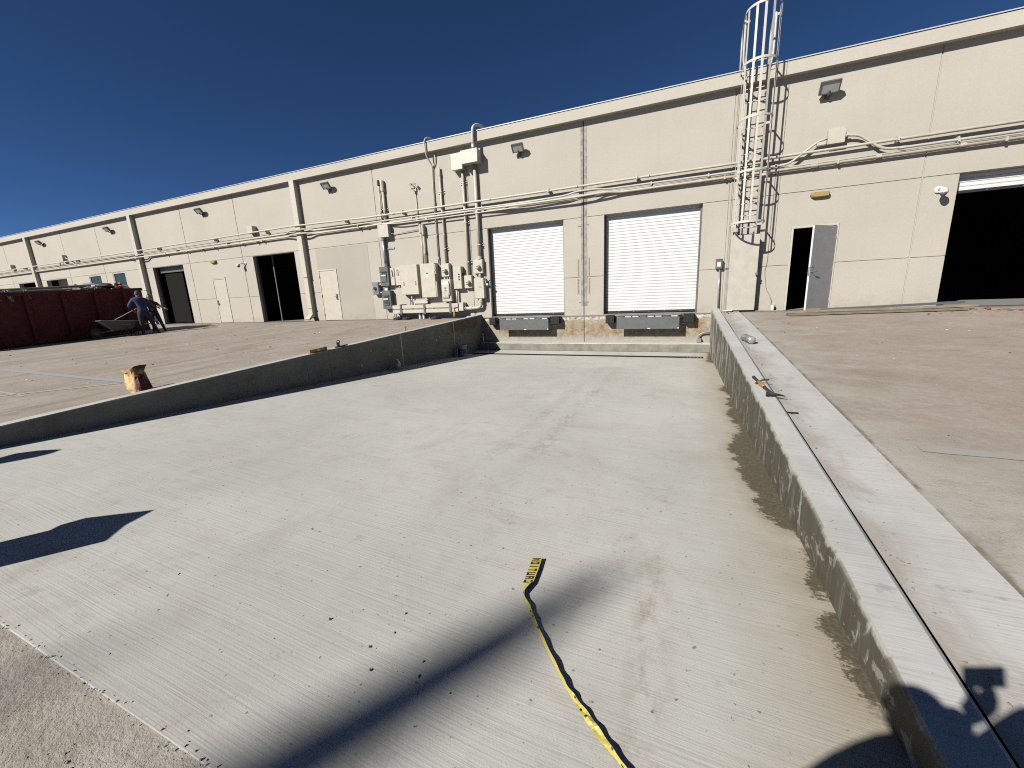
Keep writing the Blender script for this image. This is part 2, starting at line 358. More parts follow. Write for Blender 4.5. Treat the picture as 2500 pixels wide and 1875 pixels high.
def m_ground():
    t = NT('old_pavement'); X, Y, Z = t.sep()
    a = t.noise(t.scale((.45, .45, 1)), 1, 7, .7, .3); b = t.noise(t.scale((1.1, 1.5, 1), (3,5,0)), 1, 7, .72, .35); g = t.noise(t.scale((1,1,1)), 42, 4, .75)
    c = t.mix(t.ramp(a, .32, .68), (.345, .292, .242), (.455, .402, .348))
    c = t.mix(t.ramp(b, .50, .70, 0, .5), c, (.52, .48, .43))
    c = t.mix(t.ramp(t.noise(t.scale((.8, 1.6, 1), (9,2,0), .3), 1, 6, .72, .6), .54, .68, 0, .45), c, (.265, .212, .165))
    arc_ = t.noise(t.scale((.55, .8, 1), (1,3,0)), 1, 3, .5, 3.5); c = t.mix(t.math('MULTIPLY', t.ramp(arc_, .54, .60), t.ramp(b, .42, .6, .1, .55)), c, (.47, .435, .385))
    c = t.mix(t.ramp(t.noise(t.scale((1.2, 5, 1), (5,8,0), .2), 1, 6, .78, .4), .60, .70, 0, .4), c, (.60, .565, .515))
    c = t.mix(t.ramp(t.noise(t.scale((1,1,1), (1,1,0)), 13, 4, .75), .36, .66, .28, 0), c, (.22, .18, .14))
    lk = t.ramp(X, -6.9, -7.1); st = t.noise(t.scale((2.6, .22, 1), (4,4,0), .1), 1.6, 6, .75, .5); c = t.mix(t.math('MULTIPLY', lk, t.ramp(st, .54, .66, 0, .55)), c, (.50, .47, .42)); c = t.mix(t.math('MULTIPLY', lk, t.ramp(st, .46, .36, 0, .5)), c, (.21, .165, .12))
    # scoured grey area on the near right
    k = t.math('MULTIPLY', t.ramp(Y, -8.6, -10.4), t.ramp(X, 3.4, 1.6)); k = t.math('MULTIPLY', k, t.ramp(X, 1.3, 1.5))
    k = t.math('MULTIPLY', k, t.ramp(b, .34, .52)); c = t.mix(k, c, (.46, .45, .405))
    k = t.math('MULTIPLY', t.ramp(X, 2.1, 1.5), t.ramp(b, .40, .58, 0, .7)); k = t.math('MULTIPLY', k, t.ramp(X, 1.4, 1.48)); c = t.mix(k, c, (.48, .465, .42))
    k = t.math('MULTIPLY', t.ramp(t.math('ADD', X, t.math('MULTIPLY', t.noise(t.scale((3,3,1)), 2, 4, .7), .05)), 1.55, 1.53), t.ramp(t.noise(t.scale((4,1.5,1), (3,3,0)), 2, 4, .7), .40, .55, .1, .85)); k = t.math('MULTIPLY', k, t.ramp(X, 1.47, 1.479)); c = t.mix(k, c, (.20, .17, .125))
    # rough, sandy lot in front of the slab
    k = t.ramp(Y, -12.6, -12.9); c = t.mix(t.math('MULTIPLY', k, .85), c, t.mix(t.ramp(t.noise(t.scale((1.6,1.6,1)), 1.5, 6, .75, .6), .36, .64), (.40, .36, .305), (.56, .545, .50)))
    c = t.mix(t.ramp(g, .58, .70, 0, .38), c, (.13, .105, .08)); c = t.mix(t.ramp(g, .40, .30, 0, .30), c, (.47, .43, .36))
    lotk = t.ramp(Y, -12.6, -12.9); rough_ = t.noise(t.scale((1,1,1)), 26, 5, .75)
    c = t.mix(t.math('MULTIPLY', lotk, t.ramp(rough_, .42, .30, 0, .3)), c, (.27, .235, .19))
    nm = t.bump(t.noise(t.scale((1,1,1)), 60, 4, .7), .7, .006); nm = t.bump(b, .3, .02, nm); nm = t.bump(t.math('MULTIPLY', rough_, lotk), .6, .02, nm)
    return t.done(c, .93, 0, nm, .25)
GROUND = m_ground()

def m_dock():
    t = NT('stained_dock_concrete'); X, Y, Z = t.sep()
    c = t.mix(t.ramp(t.noise(t.scale((1.2,1,1.2)), 2.2, 6, .7, .6), .32, .68), (.36, .315, .235), (.50, .465, .39))
    rust = t.noise(t.scale((1,1,1.3), (2,0,4)), 3.4, 6, .7, .8)
    k = t.math('MULTIPLY', t.ramp(rust, .42, .58, 0, .9), t.ramp(t.math('ABSOLUTE', t.math('SUBTRACT', Z, -.5)), .12, .45, 1, .12)); c = t.mix(k, c, (.33, .215, .105))
    c = t.mix(t.ramp(t.noise(t.scale((1.6,1,1.6), (6,0,1)), 3, 6, .75), .52, .64, 0, .75), c, (.19, .135, .09))
    c = t.mix(t.ramp(Z, -.62, -.85, 0, .75), c, (.455, .45, .425))
    chip = t.noise(t.scale((1.3,1,2.2)), 6, 5, .75)
    band = t.math('MULTIPLY', t.ramp(Z, -.19, -.15), t.ramp(Z, -.05, -.07))
    c = t.mix(t.math('MULTIPLY', band, t.ramp(chip, .47, .53)), c, (.70, .66, .57)); c = t.mix(t.math('MULTIPLY', band, t.ramp(chip, .42, .36)), c, (.10, .085, .065))
    c = t.mix(t.ramp(Z, -.07, -.035, 0, .8), c, (.30, .265, .205))
    nm = t.bump(t.noise(t.scale((1,1,1)), 26, 6, .8), .9, .012)
    return t.done(c, .92, 0, nm, .25)
DOCK = m_dock()
CURB = simple('curb_face_concrete', (.285, .272, .222), .88, 0, .35, 3.5, .5, 40)
CURBT = simple('curb_top_concrete', (.62, .60, .53), .88, 0, .15, 6, .3, 60)
JOINT = simple('joint_filler', (.008, .008, .008), .9)
SEAL = simple('grey_sealant', (.36, .34, .30), .8, 0, .45, 7, .2)
SEALD = simple('tape_residue', (.33, .27, .19), .85, 0, .5, 11)
def m_paint(name, col, wear):
    t = NT(name); f = t.noise(t.scale((2.5, 6, 1)), 2, 6, .75); g = t.noise(t.scale((1,1,1)), 40, 4, .7)
    c = t.mix(t.ramp(t.math('ADD', f, t.math('MULTIPLY', g, .3)), wear, wear+.16), col, (.40, .355, .30))
    return t.done(c, .85)
BLUE = m_paint('worn_blue_paint', (.34, .38, .42), .70)
BLUE2 = m_paint('faded_blue_paint', (.36, .375, .40), .56)
CHALK = m_paint('worn_white_paint', (.46, .45, .42), .66)

# ------------------------------------------------------------------ terrain
XL, XR = -6.81, 0.79                                      # inner faces of the two ramp walls
YEND = -12.8
def zl(y): return .044*y if y > YEND else .044*YEND+(max(y, -45)-YEND)*.012
def zr(y):
    if y > YEND: return .068*y+.03*min(1, max(0, -y/2))
    return .068*YEND+.03+(max(y, -45)-YEND)*.012
def fz(x, y):
    s = (x-XL)/(XR-XL); yy = min(y, -1.0)
    return (1-s)*(-1.26-.0515*yy)+s*(-1.24-.0275*yy)+max(0, y+1.0)*.05
def gz(x, y):
    if y > 0: return -.12
    if x <= -7.01: return zl(y)
    if x >= 1.0: return zr(y)
    s = (x+7.01)/8.01; z = (1-s)*zl(y)+s*zr(y)
    if y <= YEND: z -= .06*(1-min(1, (YEND-y)/2.2))
    return z
STRUCT = dict(kind='structure')
xs = [-400,-200,-110,-75,-55]+linsp(-45,-9,36)+[-8.2,-7.4,-7.01]+linsp(-6.0,.2,12)+[1.0,1.48]+linsp(2,9,14)+[12,16,24,40,80,200,400]
ys = [-400,-200,-100,-60,-45,-36,-28,-22,-18,-16]+linsp(-15.5,-12.8,18)+linsp(-12.3,-.5,24)+[0,.02,40,120,400]
tag(B().grid(xs, ys, gz, lambda x, y: -7.01 < x < 1.48 and YEND < y < .01).build('ground', GROUND, smooth=True), **STRUCT)

b = B(); b.grid(linsp(XL, XR, 24), linsp(YEND, -1.20, 60), fz); b.grid(linsp(XL, XR, 24), linsp(-.91, -.27, 6), fz)
b.grid(linsp(.60, XR, 2), [-1.20, -.91], fz)
n = 24; ex = linsp(XL, XR, n)
b.add([(x, YEND, fz(x, YEND)) for x in ex]+[(x, YEND, fz(x, YEND)-.25) for x in ex], [(i, i+1, n+2+i, n+1+i) for i in range(n)])
ramp = tag(b.build('ramp_floor', RAMP, smooth=True), **STRUCT)
# small waste edge: rough form strip along the front of the slab
b = B()
for i in range(60):
    x0 = XL+i*(XR-XL)/60; x1 = x0+(XR-XL)/60
    dz = -.045+R.uniform(-.005, .005); y0 = YEND-.095+R.uniform(-.006, .006)
    b.box(x0, x1, y0, YEND-.016, fz(x0, YEND)-.3, fz(x0, YEND)+dz)
EDGE = simple('weathered_form_board', (.30, .255, .185), .9, 0, .3, 8, .5, 40)
b.build('form_board', EDGE, ramp)
# trench drain: recessed channel with bars left at its right-hand end
b = B(); fl = linsp(XL, .60, 20)
b.add([(x, -1.20, fz(x, -1.20)) for x in fl]+[(x, -1.20, -1.6) for x in fl]+[(x, -.91, -1.6) for x in fl]+[(x, -.91, fz(x, -.91)) for x in fl],
      [(k*21+i, k*21+i+1, (k+1)*21+i+1, (k+1)*21+i) for k in range(3) for i in range(20)])
dr = b.build('drain_channel', JOINT, ramp)
for i in range(11):
    x = .19+i*.036
    B().box(x, x+.016, -1.195, -.915, fz(x, -1.1)-.02, fz(x, -1.1)+.003).build('grate_bar', GREYM, dr)

# ------------------------------------------------------------------ ramp retaining walls
def sweep_wall(name, xi, xo, ztop, y1, mat, label, nsub=70):
    t = thing(name, label, 'wall', ((xi+xo)/2, -6, -1.3), 'concrete walls flanking the loading ramp')
    sgn = 1 if xo > xi else -1; ys_ = linsp(y1, -.004, nsub); b = B(); rows = []
    for y in ys_:
        j = R.uniform(-.002, .002); z = ztop(y)+R.uniform(-.001, .001); bz = .010+R.uniform(0, .002)
        rows.append([(xi, y, -1.6), (xi+sgn*j*.3, y, z-.03), (xi+sgn*.004, y, z-bz), (xi+sgn*.014, y, z), (xo-sgn*.02, y, z), (xo, y, z-.014), (xo, y, -1.6)])
    k = 7
    for r in rows: b.v += r
    for j in range(len(rows)-1):
        for i in range(k-1):
            b.f.append((j*k+i, j*k+i+1, (j+1)*k+i+1, (j+1)*k+i)); b.m.append(1 if i in (3, 4) else 0)
    b.f += [tuple(range(k)), tuple(len(b.v)-k+i for i in range(k))[::-1]]; b.m += [0, 0]
    b.build('wall_body', [mat, CAPM], t)
    return t
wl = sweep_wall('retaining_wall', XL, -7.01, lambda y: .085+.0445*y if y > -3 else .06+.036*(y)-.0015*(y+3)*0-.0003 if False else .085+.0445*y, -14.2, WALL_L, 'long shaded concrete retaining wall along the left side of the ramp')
wr = sweep_wall('retaining_wall', XR, .995, lambda y: .08+.068*y+(.02 if y > -.6 else 0), -13.4, WALL_R, 'damp stained concrete retaining wall along the right side of the ramp')
# apron strip and the black joint behind the right wall
b = B(); b.grid([1.012, 1.12, 1.25, 1.38, 1.472], linsp(YEND-.6, -.02, 50), lambda x, y: zr(y)+.012+(.012 if x < 1.05 else 0))
b.grid([1.4721, 1.478], linsp(YEND-.6, -.02, 50), lambda x, y: zr(y)+.012-(.1 if x > 1.475 else 0))
tag(b.build('apron_strip', APRON, smooth=True), **STRUCT)
b = B(); b.grid([.994, 1.012], linsp(YEND-.6, -.02, 30), lambda x, y: zr(y)-.01)
tag(b.build('expansion_joint', JOINT), **STRUCT)
# curb ledge at the foot of the dock
b = B(); pr = [(.03,-1.4),(-.30,-1.4),(-.30,-.935),(-.285,-.918),(.03,-.905)]
cx = linsp(XL, XR, 30); k = 5
for x in cx:
    j = R.uniform(-.006, .006); b.v += [(x, y+(j if y < -.2 else 0), z+(j*.6 if z > -1 else 0)) for y, z in pr]
for i in range(30):
    for q in range(k): b.f.append((i*k+q, i*k+(q+1) % k, (i+1)*k+(q+1) % k, (i+1)*k+q)); b.m.append(1 if q in (2, 3) else 0)
curb = tag(b.build('dock_curb', [CURB, CURBT]), 'low concrete curb along the foot of the loading dock', 'curb')

b = B(); b.grid(cx, [-.318, -.296], lambda x, y: fz(x, y)+.004); b.build('base_gap', JOINT, curb)
# worn painted lines on the old pavement
def gl(x, y): return gz(x, y)+.005
def strip(name, p0, p1, w, mat, nseg=24):
    p0, p1 = Vector(p0), Vector(p1); d = (p1-p0).normalized(); nrm = Vector((-d.y, d.x)); b = B(); L = []
    for i in range(nseg+1):
        p = p0.lerp(p1, i/nseg); a = p+nrm*w*(.5+R.uniform(-.04, .04)); c = p-nrm*w*(.5+R.uniform(-.04, .04))
        b.v += [(a.x, a.y, gl(a.x, a.y)), (c.x, c.y, gl(c.x, c.y))]
    b.f = [(2*i, 2*i+1, 2*i+3, 2*i+2) for i in range(nseg)]; b.m = [0]*nseg
    return tag(b.build(name, mat), kind='structure')
strip('painted_line', (-16.5, -9.55), (-7.9, -9.78), .13, BLUE)
strip('painted_line', (-8.6, -9.85), (-10.4, -11.35), .07, CHALK)
strip('painted_line', (-16, -10.45), (-9.3, -10.75), .05, CHALK)
strip('painted_line', (1.78, -9.37), (4.2, -9.42), .12, BLUE2)

# ------------------------------------------------------------------ warehouse
BLD = thing('warehouse', 'long low beige stucco warehouse with loading doors', 'building', (-20, .1, 0))
ZT = 5.86
OPEN = dict(dl=(-6.40,-3.67,-.1,3.03), dr=(-2.37,.40,-.1,3.03), big=(5.78,9.4,-.1,3.03), mr=(2.585,3.615,-.1,2.185),
  b1=(-18.57,-15.86,-.1,3.02), b2=(-26.65,-23.95,-.1,3.02), m1=(-21.80,-20.80,-.1,2.185), m2=(-14.60,-13.55,-.1,2.15),
  w1=(-33.39,-32.07,.9,2.99), w2=(-30.72,-29.45,.9,3.0), b3=(-38.85,-36.13,-.1,3.0), b4=(-42.9,-40.2,-.1,3.0))
def rects(x0, x1, z0, z1, grow=0.):
    xs_ = {x0, x1}; ops = [(a-grow, b_+grow, c-grow, d+grow) for a, b_, c, d in OPEN.values()]
    for a, b_, c, d in ops:
        for x in (a, b_):
            if x0 < x < x1: xs_.add(x)
    xs_ = sorted(xs_); out = []
    for xa, xb in zip(xs_, xs_[1:]):
        xm = (xa+xb)/2; cur = z0
        for a, b_, c, d in sorted([o for o in ops if o[0] < xm < o[1]], key=lambda o: o[2]):
            if d <= z0 or c >= z1: continue
            if c > cur: out.append((xa, xb, cur, c))
            cur = max(cur, d)
        if cur < z1: out.append((xa, xb, cur, z1))
    return out
colx = [-3.01+4.065*k for k in range(-18, 5)]
GAP = .015
for i in range(len(colx)-1):
    for z0, z1 in ((-.03, 1.2), (1.2, 3.03), (3.03, ZT)):
        xa, xb = colx[i]+GAP, colx[i+1]-GAP
        rs = rects(xa, xb, z0+(GAP if z0 > 0 else 0), z1-(GAP if z1 < ZT else 0))
        # glue vertically split cells into one mesh without inner walls
        while rs:
            grp = [rs.pop(0)]; grew = True
            while grew:
                grew = False
                for r in rs[:]:
                    if any(not (r[0] > g[1]+1e-6 or g[0] > r[1]+1e-6) and not (r[2] > g[3]-1e-6 or g[2] > r[3]-1e-6) or (abs(r[0]-g[0]) < 1e-6 and abs(r[1]-g[1]) < 1e-6 and (abs(r[2]-g[3]) < 1e-6 or abs(g[2]-r[3]) < 1e-6)) for g in grp):
                        grp.append(r); rs.remove(r); grew = True
            b = B()
            for r in grp: b.box(r[0], r[1], 0, .022, r[2], r[3])
            b.build('wall_panel', STUCCO, BLD)
b = B()
for r in rects(colx[0], colx[-1], -.03, ZT, .002): b.box(r[0], r[1], .015, .22, r[2], r[3])
b.build('wall_backing', STUCCO, BLD)
# greyer infill patch round the left of the meters
b = B(); b.box(-13.53, -11.76, -.004, .01, -.02, 3.0); b.box(-14.60, -13.53, -.004, .01, 2.17, 3.0)
b.build('infill_patch', STUCCO2, BLD)
# fascia, soffit, coping
X0, X1 = colx[0], colx[-1]
b = B(); b.box(X0, X1, -.19, .25, 5.757, 6.045); b.build('fascia', FASCIA, BLD)
for i in range(14):
    xa = X0+i*(X1-X0)/14; xb = X0+(i+1)*(X1-X0)/14-.006
    b = B(); b.box(xa, xb, -.212, .3, 6.058, 6.078); b.build('coping', COPING, BLD)
B().box(X0, X1, -.175, .26, 6.045, 6.058).build('coping_gap', BLACK, BLD)
# hollow dark interior
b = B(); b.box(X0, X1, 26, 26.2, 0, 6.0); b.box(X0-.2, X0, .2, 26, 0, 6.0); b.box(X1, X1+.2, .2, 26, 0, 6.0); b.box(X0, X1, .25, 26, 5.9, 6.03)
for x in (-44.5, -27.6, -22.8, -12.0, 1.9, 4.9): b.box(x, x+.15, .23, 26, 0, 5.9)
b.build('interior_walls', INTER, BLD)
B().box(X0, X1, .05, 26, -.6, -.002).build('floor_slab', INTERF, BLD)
B().box(XL, XR, .012, .3, -1.5, -.035).build('dock_face', DOCK, BLD)
B().box(-3.018, -3.002, .004, .014, -1.0, -.03).build('dock_joint', JOINT, BLD)
# interior glimpses
b = B(); b.box(-18.1, -18.06, .6, .64, 0.0, 3.3); b.build('door_track', ZINC, BLD)
b = B(); b.box(-26.3, -24.75, .34, .38, .06, 2.72); PART = simple('partition_grey', (.022, .022, .019), .95); [setattr(n_.inputs['Specular IOR Level'], 'default_value', .03) for n_ in PART.node_tree.nodes if n_.type == 'BSDF_PRINCIPLED']; b.build('interior_partition', PART, BLD); B().box(-26.55, -24.0, .26, .33, 2.74, 3.0).build('shutter_housing', GREYD, BLD)
# sealed joint between the two dock doors
for (xa, xb, za, zb) in ((-3.10,-3.024,.28,5.6), (-2.996,-2.90,.28,5.6)):
    n = 40; b = B()
    for i in range(n):
        z0 = za+(zb-za)*i/n; z1 = za+(zb-za)*(i+1)/n
        w = R.uniform(-.006, .006); b.box(xa+(w if xa < -3.05 else 0), xb+(w if xa > -3.05 else 0), -.004, .01, z0, z1)
    b.build('sealant', SEAL, BLD)
B().box(-3.024, -2.996, -.002, .02, .0, 5.75).build('open_joint', JOINT, BLD)
for (x, za, zb, w) in ((-3.19, .66, 1.17, .05), (-3.185, 1.23, 1.78, .045), (-2.83, .66, 1.17, .05), (-2.835, 1.23, 1.80, .04), (-3.15, 2.76, 2.80, .09), (-2.88, 2.78, 2.82, .07), (-3.14, .38, .41, .07), (-2.88, .39, .42, .07)):
    B().box(x-w/2, x+w/2, -.003, .012, za, zb).build('tape_residue', SEALD, BLD)
# closed bay far left
B().box(-38.85, -36.13, .55, .6, 0, 3.05).build('bay_infill', STUCCO, BLD)

DOORW = simple('shutter_enamel', (.775, .79, .785), .5, 0, .06, 1.5)
# roller shutters made of separate slats
def shutter(key, yc, zbot, ztop, dark_bar=True):
    x0, x1, _, zt = OPEN[key]; s = B(); p = .0905
    prof = [(0,.010),(0,.084),(.014,.0905),(.022,.0905),(.022,0),(.014,0)]
    me_b = B().prism([(y, z) for y, z in prof], (x0+.03, yc, zbot+.055), (0,1,0), (0,0,1), (x1-x0-.06, 0, 0))
    sh = B().box(x0+.02, x1-.02, yc+.03, yc+.04, zbot+.02, ztop+.2).build('shutter_curtain', DOORW, BLD)
    first = me_b.build('slat', DOORW, sh); n = int((ztop-zbot-.055)/p)+1
    for i in range(1, n): copy_part(first, sh, (0, 0, i*p))
    b = B(); b.box(x0+.03, x1-.03, yc-.012, yc+.03, zbot, zbot+.05); bar = b.build('bottom_bar', BLACK, sh)
    for i in range(1, 6):
        x = x0+(x1-x0)*i/6; B().box(x-.018, x+.018, yc-.02, yc-.013, zbot+.022, zbot+.04).build('bolt_plate', STEEL, bar)
    for xa, xb in ((x0+.003, x0+.05), (x1-.05, x1-.003)): B().box(xa, xb, yc-.07, yc-.022, 0 if zbot < 1 else .0, zt-.01).build('guide_rail', GREYD, sh)
    return sh
shutter('dl', .20, .02, 3.03); shutter('dr', .20, .02, 3.03); shutter('big', .20, 2.62, 3.03)
# rolled shutter drums over the open bays
for k in ('b1', 'b2'):
    x0, x1, _, zt = OPEN[k]; B().lathe((x0+.1, .45, zt+.22 if k == 'b1' else zt+.08), [(.2, 0), (.2, x1-x0-.2)], 14, 'x').build('shutter_drum', GREYD, BLD)
    for xa, xb in ((x0+.003, x0+.05), (x1-.05, x1-.003)): B().box(xa, xb, .13, .19, 0, zt-.01).build('guide_rail', GREYD, BLD)
# personnel doors
def frame(x0, x1, zt, par, w=.05, proud=.02):
    b = B(); b.box(x0, x0+w, -proud, .12, 0, zt-w); b.box(x1-w, x1, -proud, .12, 0, zt-w); b.box(x0, x1, -proud, .12, zt-w, zt)
    return b.build('door_frame', TRIM, par)
def handle(par, x, z, side, y=-.03):
    b = B(); b.box(x-.03, x+.03, y-.012, y+.03, z-.12, z+.12); b.tube([(x, y-.012, z), (x, y-.055, z), (x+side*.12, y-.06, z-.005)], .011, 6)
    return b.build('handle', STEEL, par)
for key, hx, side in (('m1', -21.66, 1), ('m2', -13.70, -1)):
    x0, x1, _, zt = OPEN[key]; fr = frame(x0+.002, x1-.002, zt-.002, BLD)
    d = B().box(x0+.056, x1-.056, -.004, .05, .012, zt-.06).build('door', BEIGE, BLD); handle(d, hx, 1.0, side)
    if key == 'm2':
        for z in (.25, 1.05, 1.85): B().box(x0+.045, x0+.066, -.028, .0, z-.06, z+.06).build('hinge', BLACK, d)
    else: B().box(x0-.005, x1+.005, -.03, .0, zt+.002, zt+.03).build('drip_cap', TRIM, fr)
x0, x1, _, zt = OPEN['mr']; frame(x0+.002, x1-.002, zt-.002, BLD)
dth = rad(45); du = Vector((-math.cos(dth), -math.sin(dth), 0)); dn = Vector((math.sin(dth), -math.cos(dth), 0))
hp = Vector((x1-.055, -.022, .012)); b = B()
b.mi = 0; b.obox(hp+du*.445+Vector((0,0,1.05))+dn*.0, du, dn, (0,0,1), .445, .022, 1.05)
leaf = b.build('door', DOORG, BLD)
B().obox(hp+du*.8925+Vector((0,0,1.05)), du, dn, (0,0,1), .0022, .0205, 1.045).build('door_edge', WHITE, leaf)  # white paint puts the strong sun on the free edge into colour
b = B(); hc = hp+du*.83+Vector((0,0,.98)); b.obox(hc+dn*.026, du, dn, (0,0,1), .028, .004, .028)
b.tube([hc+dn*.02, hc+dn*.075, hc+dn*.08-du*.13], .011, 6); b.obox(hc+dn*.028+Vector((0,0,.13)), du, dn, (0,0,1), .02, .008, .02); b.obox(hp+du*.896+Vector((0,0,.98)), du, dn, (0,0,1), .002, .014, .11)
b.build('handle', STEEL, leaf)
for z in (.25, 1.05, 1.85): B().tube([(x1-.045, -.035, z-.05), (x1-.045, -.035, z+.05)], .012, 6).build('hinge', TRIM, leaf)
# windows far left
def m_glass():
    t = NT('reflective_glass'); return t.done((.045, .065, .065), .1, 0, None, .12)
GLASS = m_glass()
for key in ('w1', 'w2'):
    x0, x1, z0, z1 = OPEN[key]; b = B(); w = .045
    b.box(x0, x0+w, .02, .1, z0, z1); b.box(x1-w, x1, .02, .1, z0, z1); b.box(x0+w, x1-w, .02, .1, z1-w, z1); b.box(x0+w, x1-w, .02, .1, z0, z0+w)
    wd = b.build('window', WHITE, BLD); B().box(x0+w, x1-w, .06, .07, z0+w, z1-w).build('pane', GLASS, wd)

# ------------------------------------------------------------------ downspouts
def downspout(x, label):
    t = thing('downspout', label, 'pipe', (x, -.1, 0), 'square downspouts along the facade')
    B().bbox(x-.14, x+.14, -.20, -.002, 1.9, 5.755, .008).build('pipe', TRIM, t)
    B().bbox(x-.125, x+.125, -.185, -.002, .30, 1.9, .008).build('lower_pipe', TRIM, t)
    b = B(); b.prism([(-.002,.30),(-.185,.30),(-.40,.10),(-.36,.04),(-.14,.16),(-.002,.16)], (x-.12, 0, 0), (0,1,0), (0,0,1), (.24,0,0)); b.build('shoe', TRIM, t)
    for z in (.55, 1.88, 3.3): B().box(x-.15, x+.15, -.21, -.003, z, z+.03).build('strap', TRIM, t)
downspout(-15.21, 'square beige downspout between the grey-infill door and the black bay')
downspout(-27.47, 'square beige downspout beside the red dumpster and dark bay')
downspout(-39.75, 'farthest square beige downspout at the left end of the facade')
downspout(-52.1, 'square beige downspout beyond the left edge of the view')

# ------------------------------------------------------------------ floodlights
def floodlight(x, z, label, s=1.):
    t = thing('floodlight', label, 'floodlight', (x, 0, z-.15), 'wall floodlights under the fascia'); w, h = .19*s, .125*s
    tl = rad(38); n = Vector((0, -math.cos(tl), -math.sin(tl))); u = Vector((0, -math.sin(tl), math.cos(tl))); rx = Vector((1, 0, 0))
    c = Vector((x, -.21, z))
    def ring(d, a, bb): return [c+n*d+rx*i*a+u*j*bb for i, j in ((-1,-1),(1,-1),(1,1),(-1,1))]
    b = B(); v = ring(-.11, w*.62, h*.55)+ring(-.04, w, h)+ring(.025, w, h)
    b.add(v, [(0,3,2,1)]+[(k, (k+1) % 4, 4+(k+1) % 4, 4+k) for k in range(4)]+[(4+k, 4+(k+1) % 4, 8+(k+1) % 4, 8+k) for k in range(4)]+[(8,9,10,11)])
    b.build('housing', BRONZE, t)
    b = B(); o_ = ring(.027, w, h); i_ = ring(.027, w*.86, h*.8); o2 = ring(.04, w, h); i2 = ring(.04, w*.86, h*.8)
    b.add(o_+i_+o2+i2, [(k, (k+1) % 4, 8+(k+1) % 4, 8+k) for k in range(4)]+[(8+k, 8+(k+1) % 4, 12+(k+1) % 4, 12+k) for k in range(4)]+[(12+k, 12+(k+1) % 4, 4+(k+1) % 4, 4+k) for k in range(4)])
    b.build('bezel', BRONZE, t)
    b = B(); v = ring(.029, w*.87, h*.81); b.add(v, [(0,1,2,3)]); b.build('lens', LENS, t)
    b = B(); b.bbox(x-.05, x+.05, -.05, -.001, z-.2, z-.06, .006); b.tube([(x, -.04, z-.14), (x, -.14, z-.14), (x, -.2, z-.07)], .022, 8); b.build('bracket', BRONZE, t)
floodlight(3.04, 5.29, 'large grey floodlight above the open grey door, right of the ladder', 1.08)
floodlight(-5.08, 5.31, 'grey floodlight above the left loading dock door')
floodlight(-13.32, 5.31, 'grey floodlight above the plain door beside the meters')
floodlight(-21.5, 5.30, 'grey floodlight above the plain door between two dark bays')
floodlight(-29.75, 5.29, 'grey floodlight above the right-hand window behind the dumpster')
floodlight(-37.9, 5.29, 'grey floodlight just right of the farthest downspout')
floodlight(-46.1, 5.29, 'grey floodlight past the left edge of the view')

# ------------------------------------------------------------------ emergency lamps and cameras on the wall
def bulkhead(x, z, label):
    t = thing('bulkhead_lamp', label, 'wall lamp', (x, 0, z-.07), 'yellowed oval lamps over the doors')
    b = B(); n = 20
    def oval(w, h, y): return [(x+max(-w+h, min(w-h, w*1.5*math.cos(a)))+h*math.cos(a), y, z+h*math.sin(a)) for a in [2*math.pi*(k+.5)/n for k in range(n)]]
    v = oval(.21, .078, -.001)+oval(.21, .078, -.02); b.add(v, [(k, (k+1) % n, n+(k+1) % n, n+k) for k in range(n)]+[tuple(range(n, 2*n))]); b.build('back_plate', BRONZE, t)
    b = B(); v = oval(.2, .07, -.02)+oval(.2, .07, -.065)+oval(.175, .05, -.105)
    b.add(v, [(q*n+k, q*n+(k+1) % n, (q+1)*n+(k+1) % n, (q+1)*n+k) for q in (0, 1) for k in range(n)]+[tuple(range(2*n, 3*n))]); b.build('diffuser', AMBER, t)
bulkhead(3.13, 2.91, 'yellowed oval bulkhead lamp above the open grey door')
bulkhead(-21.4, 2.97, 'yellowed oval bulkhead lamp above the plain door between two dark bays')
def ptz(x, z, label, dx):
    t = thing('security_camera', label, 'camera', (x, 0, z-.1), 'white dome cameras beside bay doors')
    b = B(); b.lathe((x, -.001, z), [(.075, 0), (.075, -.03), (.05, -.045)], 14, 'y'); b.build('mount', WHITE, t)
    b = B(); b.tube([(x, -.03, z), (x+dx*.4, -.13, z+.02), (x+dx, -.2, z-.02)], .03, 8); b.build('arm', WHITE, t)
    c = Vector((x+dx, -.22, z-.07)); b = B(); b.lathe(c, [(.03, .07), (.07, .05), (.08, .0), (.078, -.03)], 14); b.build('shell', WHITE, t)
    b = B(); b.lathe(c, [(.07, -.032), (.06, -.07), (.035, -.1), (.008, -.11)], 12); b.build('dome', GREYD, t, smooth=True)
ptz(5.44, 2.72, 'white security camera on the wall left of the big open bay', .02)
ptz(-19.15, 2.74, 'white security camera left of the black open bay', -.2)

# ------------------------------------------------------------------ long conduits across the facade
def conduit(name, path, r, mat, label, group=None, n=8, rad_=.12, couplings=(), cat='conduit', straps=()):
    p = fillet(path, rad_) if len(path) > 2 else [Vector(q) for q in path]
    lo = min(p, key=lambda v: v.z); t = thing(name, label, cat, tuple(lo), group)
    B().tube(p, r, n).build('pipe', mat, t, smooth=True)
    for c, d in couplings:
        c, d = Vector(c), Vector(d).normalized(); B().tube([c-d*.05, c+d*.05], r*1.28, n).build('coupling', mat, t)
    for c, w, vert in straps:
        x, y, z = c; b = B()
        if vert: b.box(x-w, x+w, -.03, -.003, z-.045, z-.03); b.box(x-w, x+w, -.03, -.003, z+.03, z+.045); b.box(x-r-.012, x+r+.012, y-r-.006, -.004, z-.014, z+.014)
        else: b.box(x-.014, x+.014, y-.01, -.003, z-w, z+w); b.box(x-.02, x+.02, y-r-.008, y+r+.005, z-r-.008, z+r+.008)
        b.build('strap', mat, t)
    return t
GH = 'long conduits across the facade'
ex = (1, 0, 0)
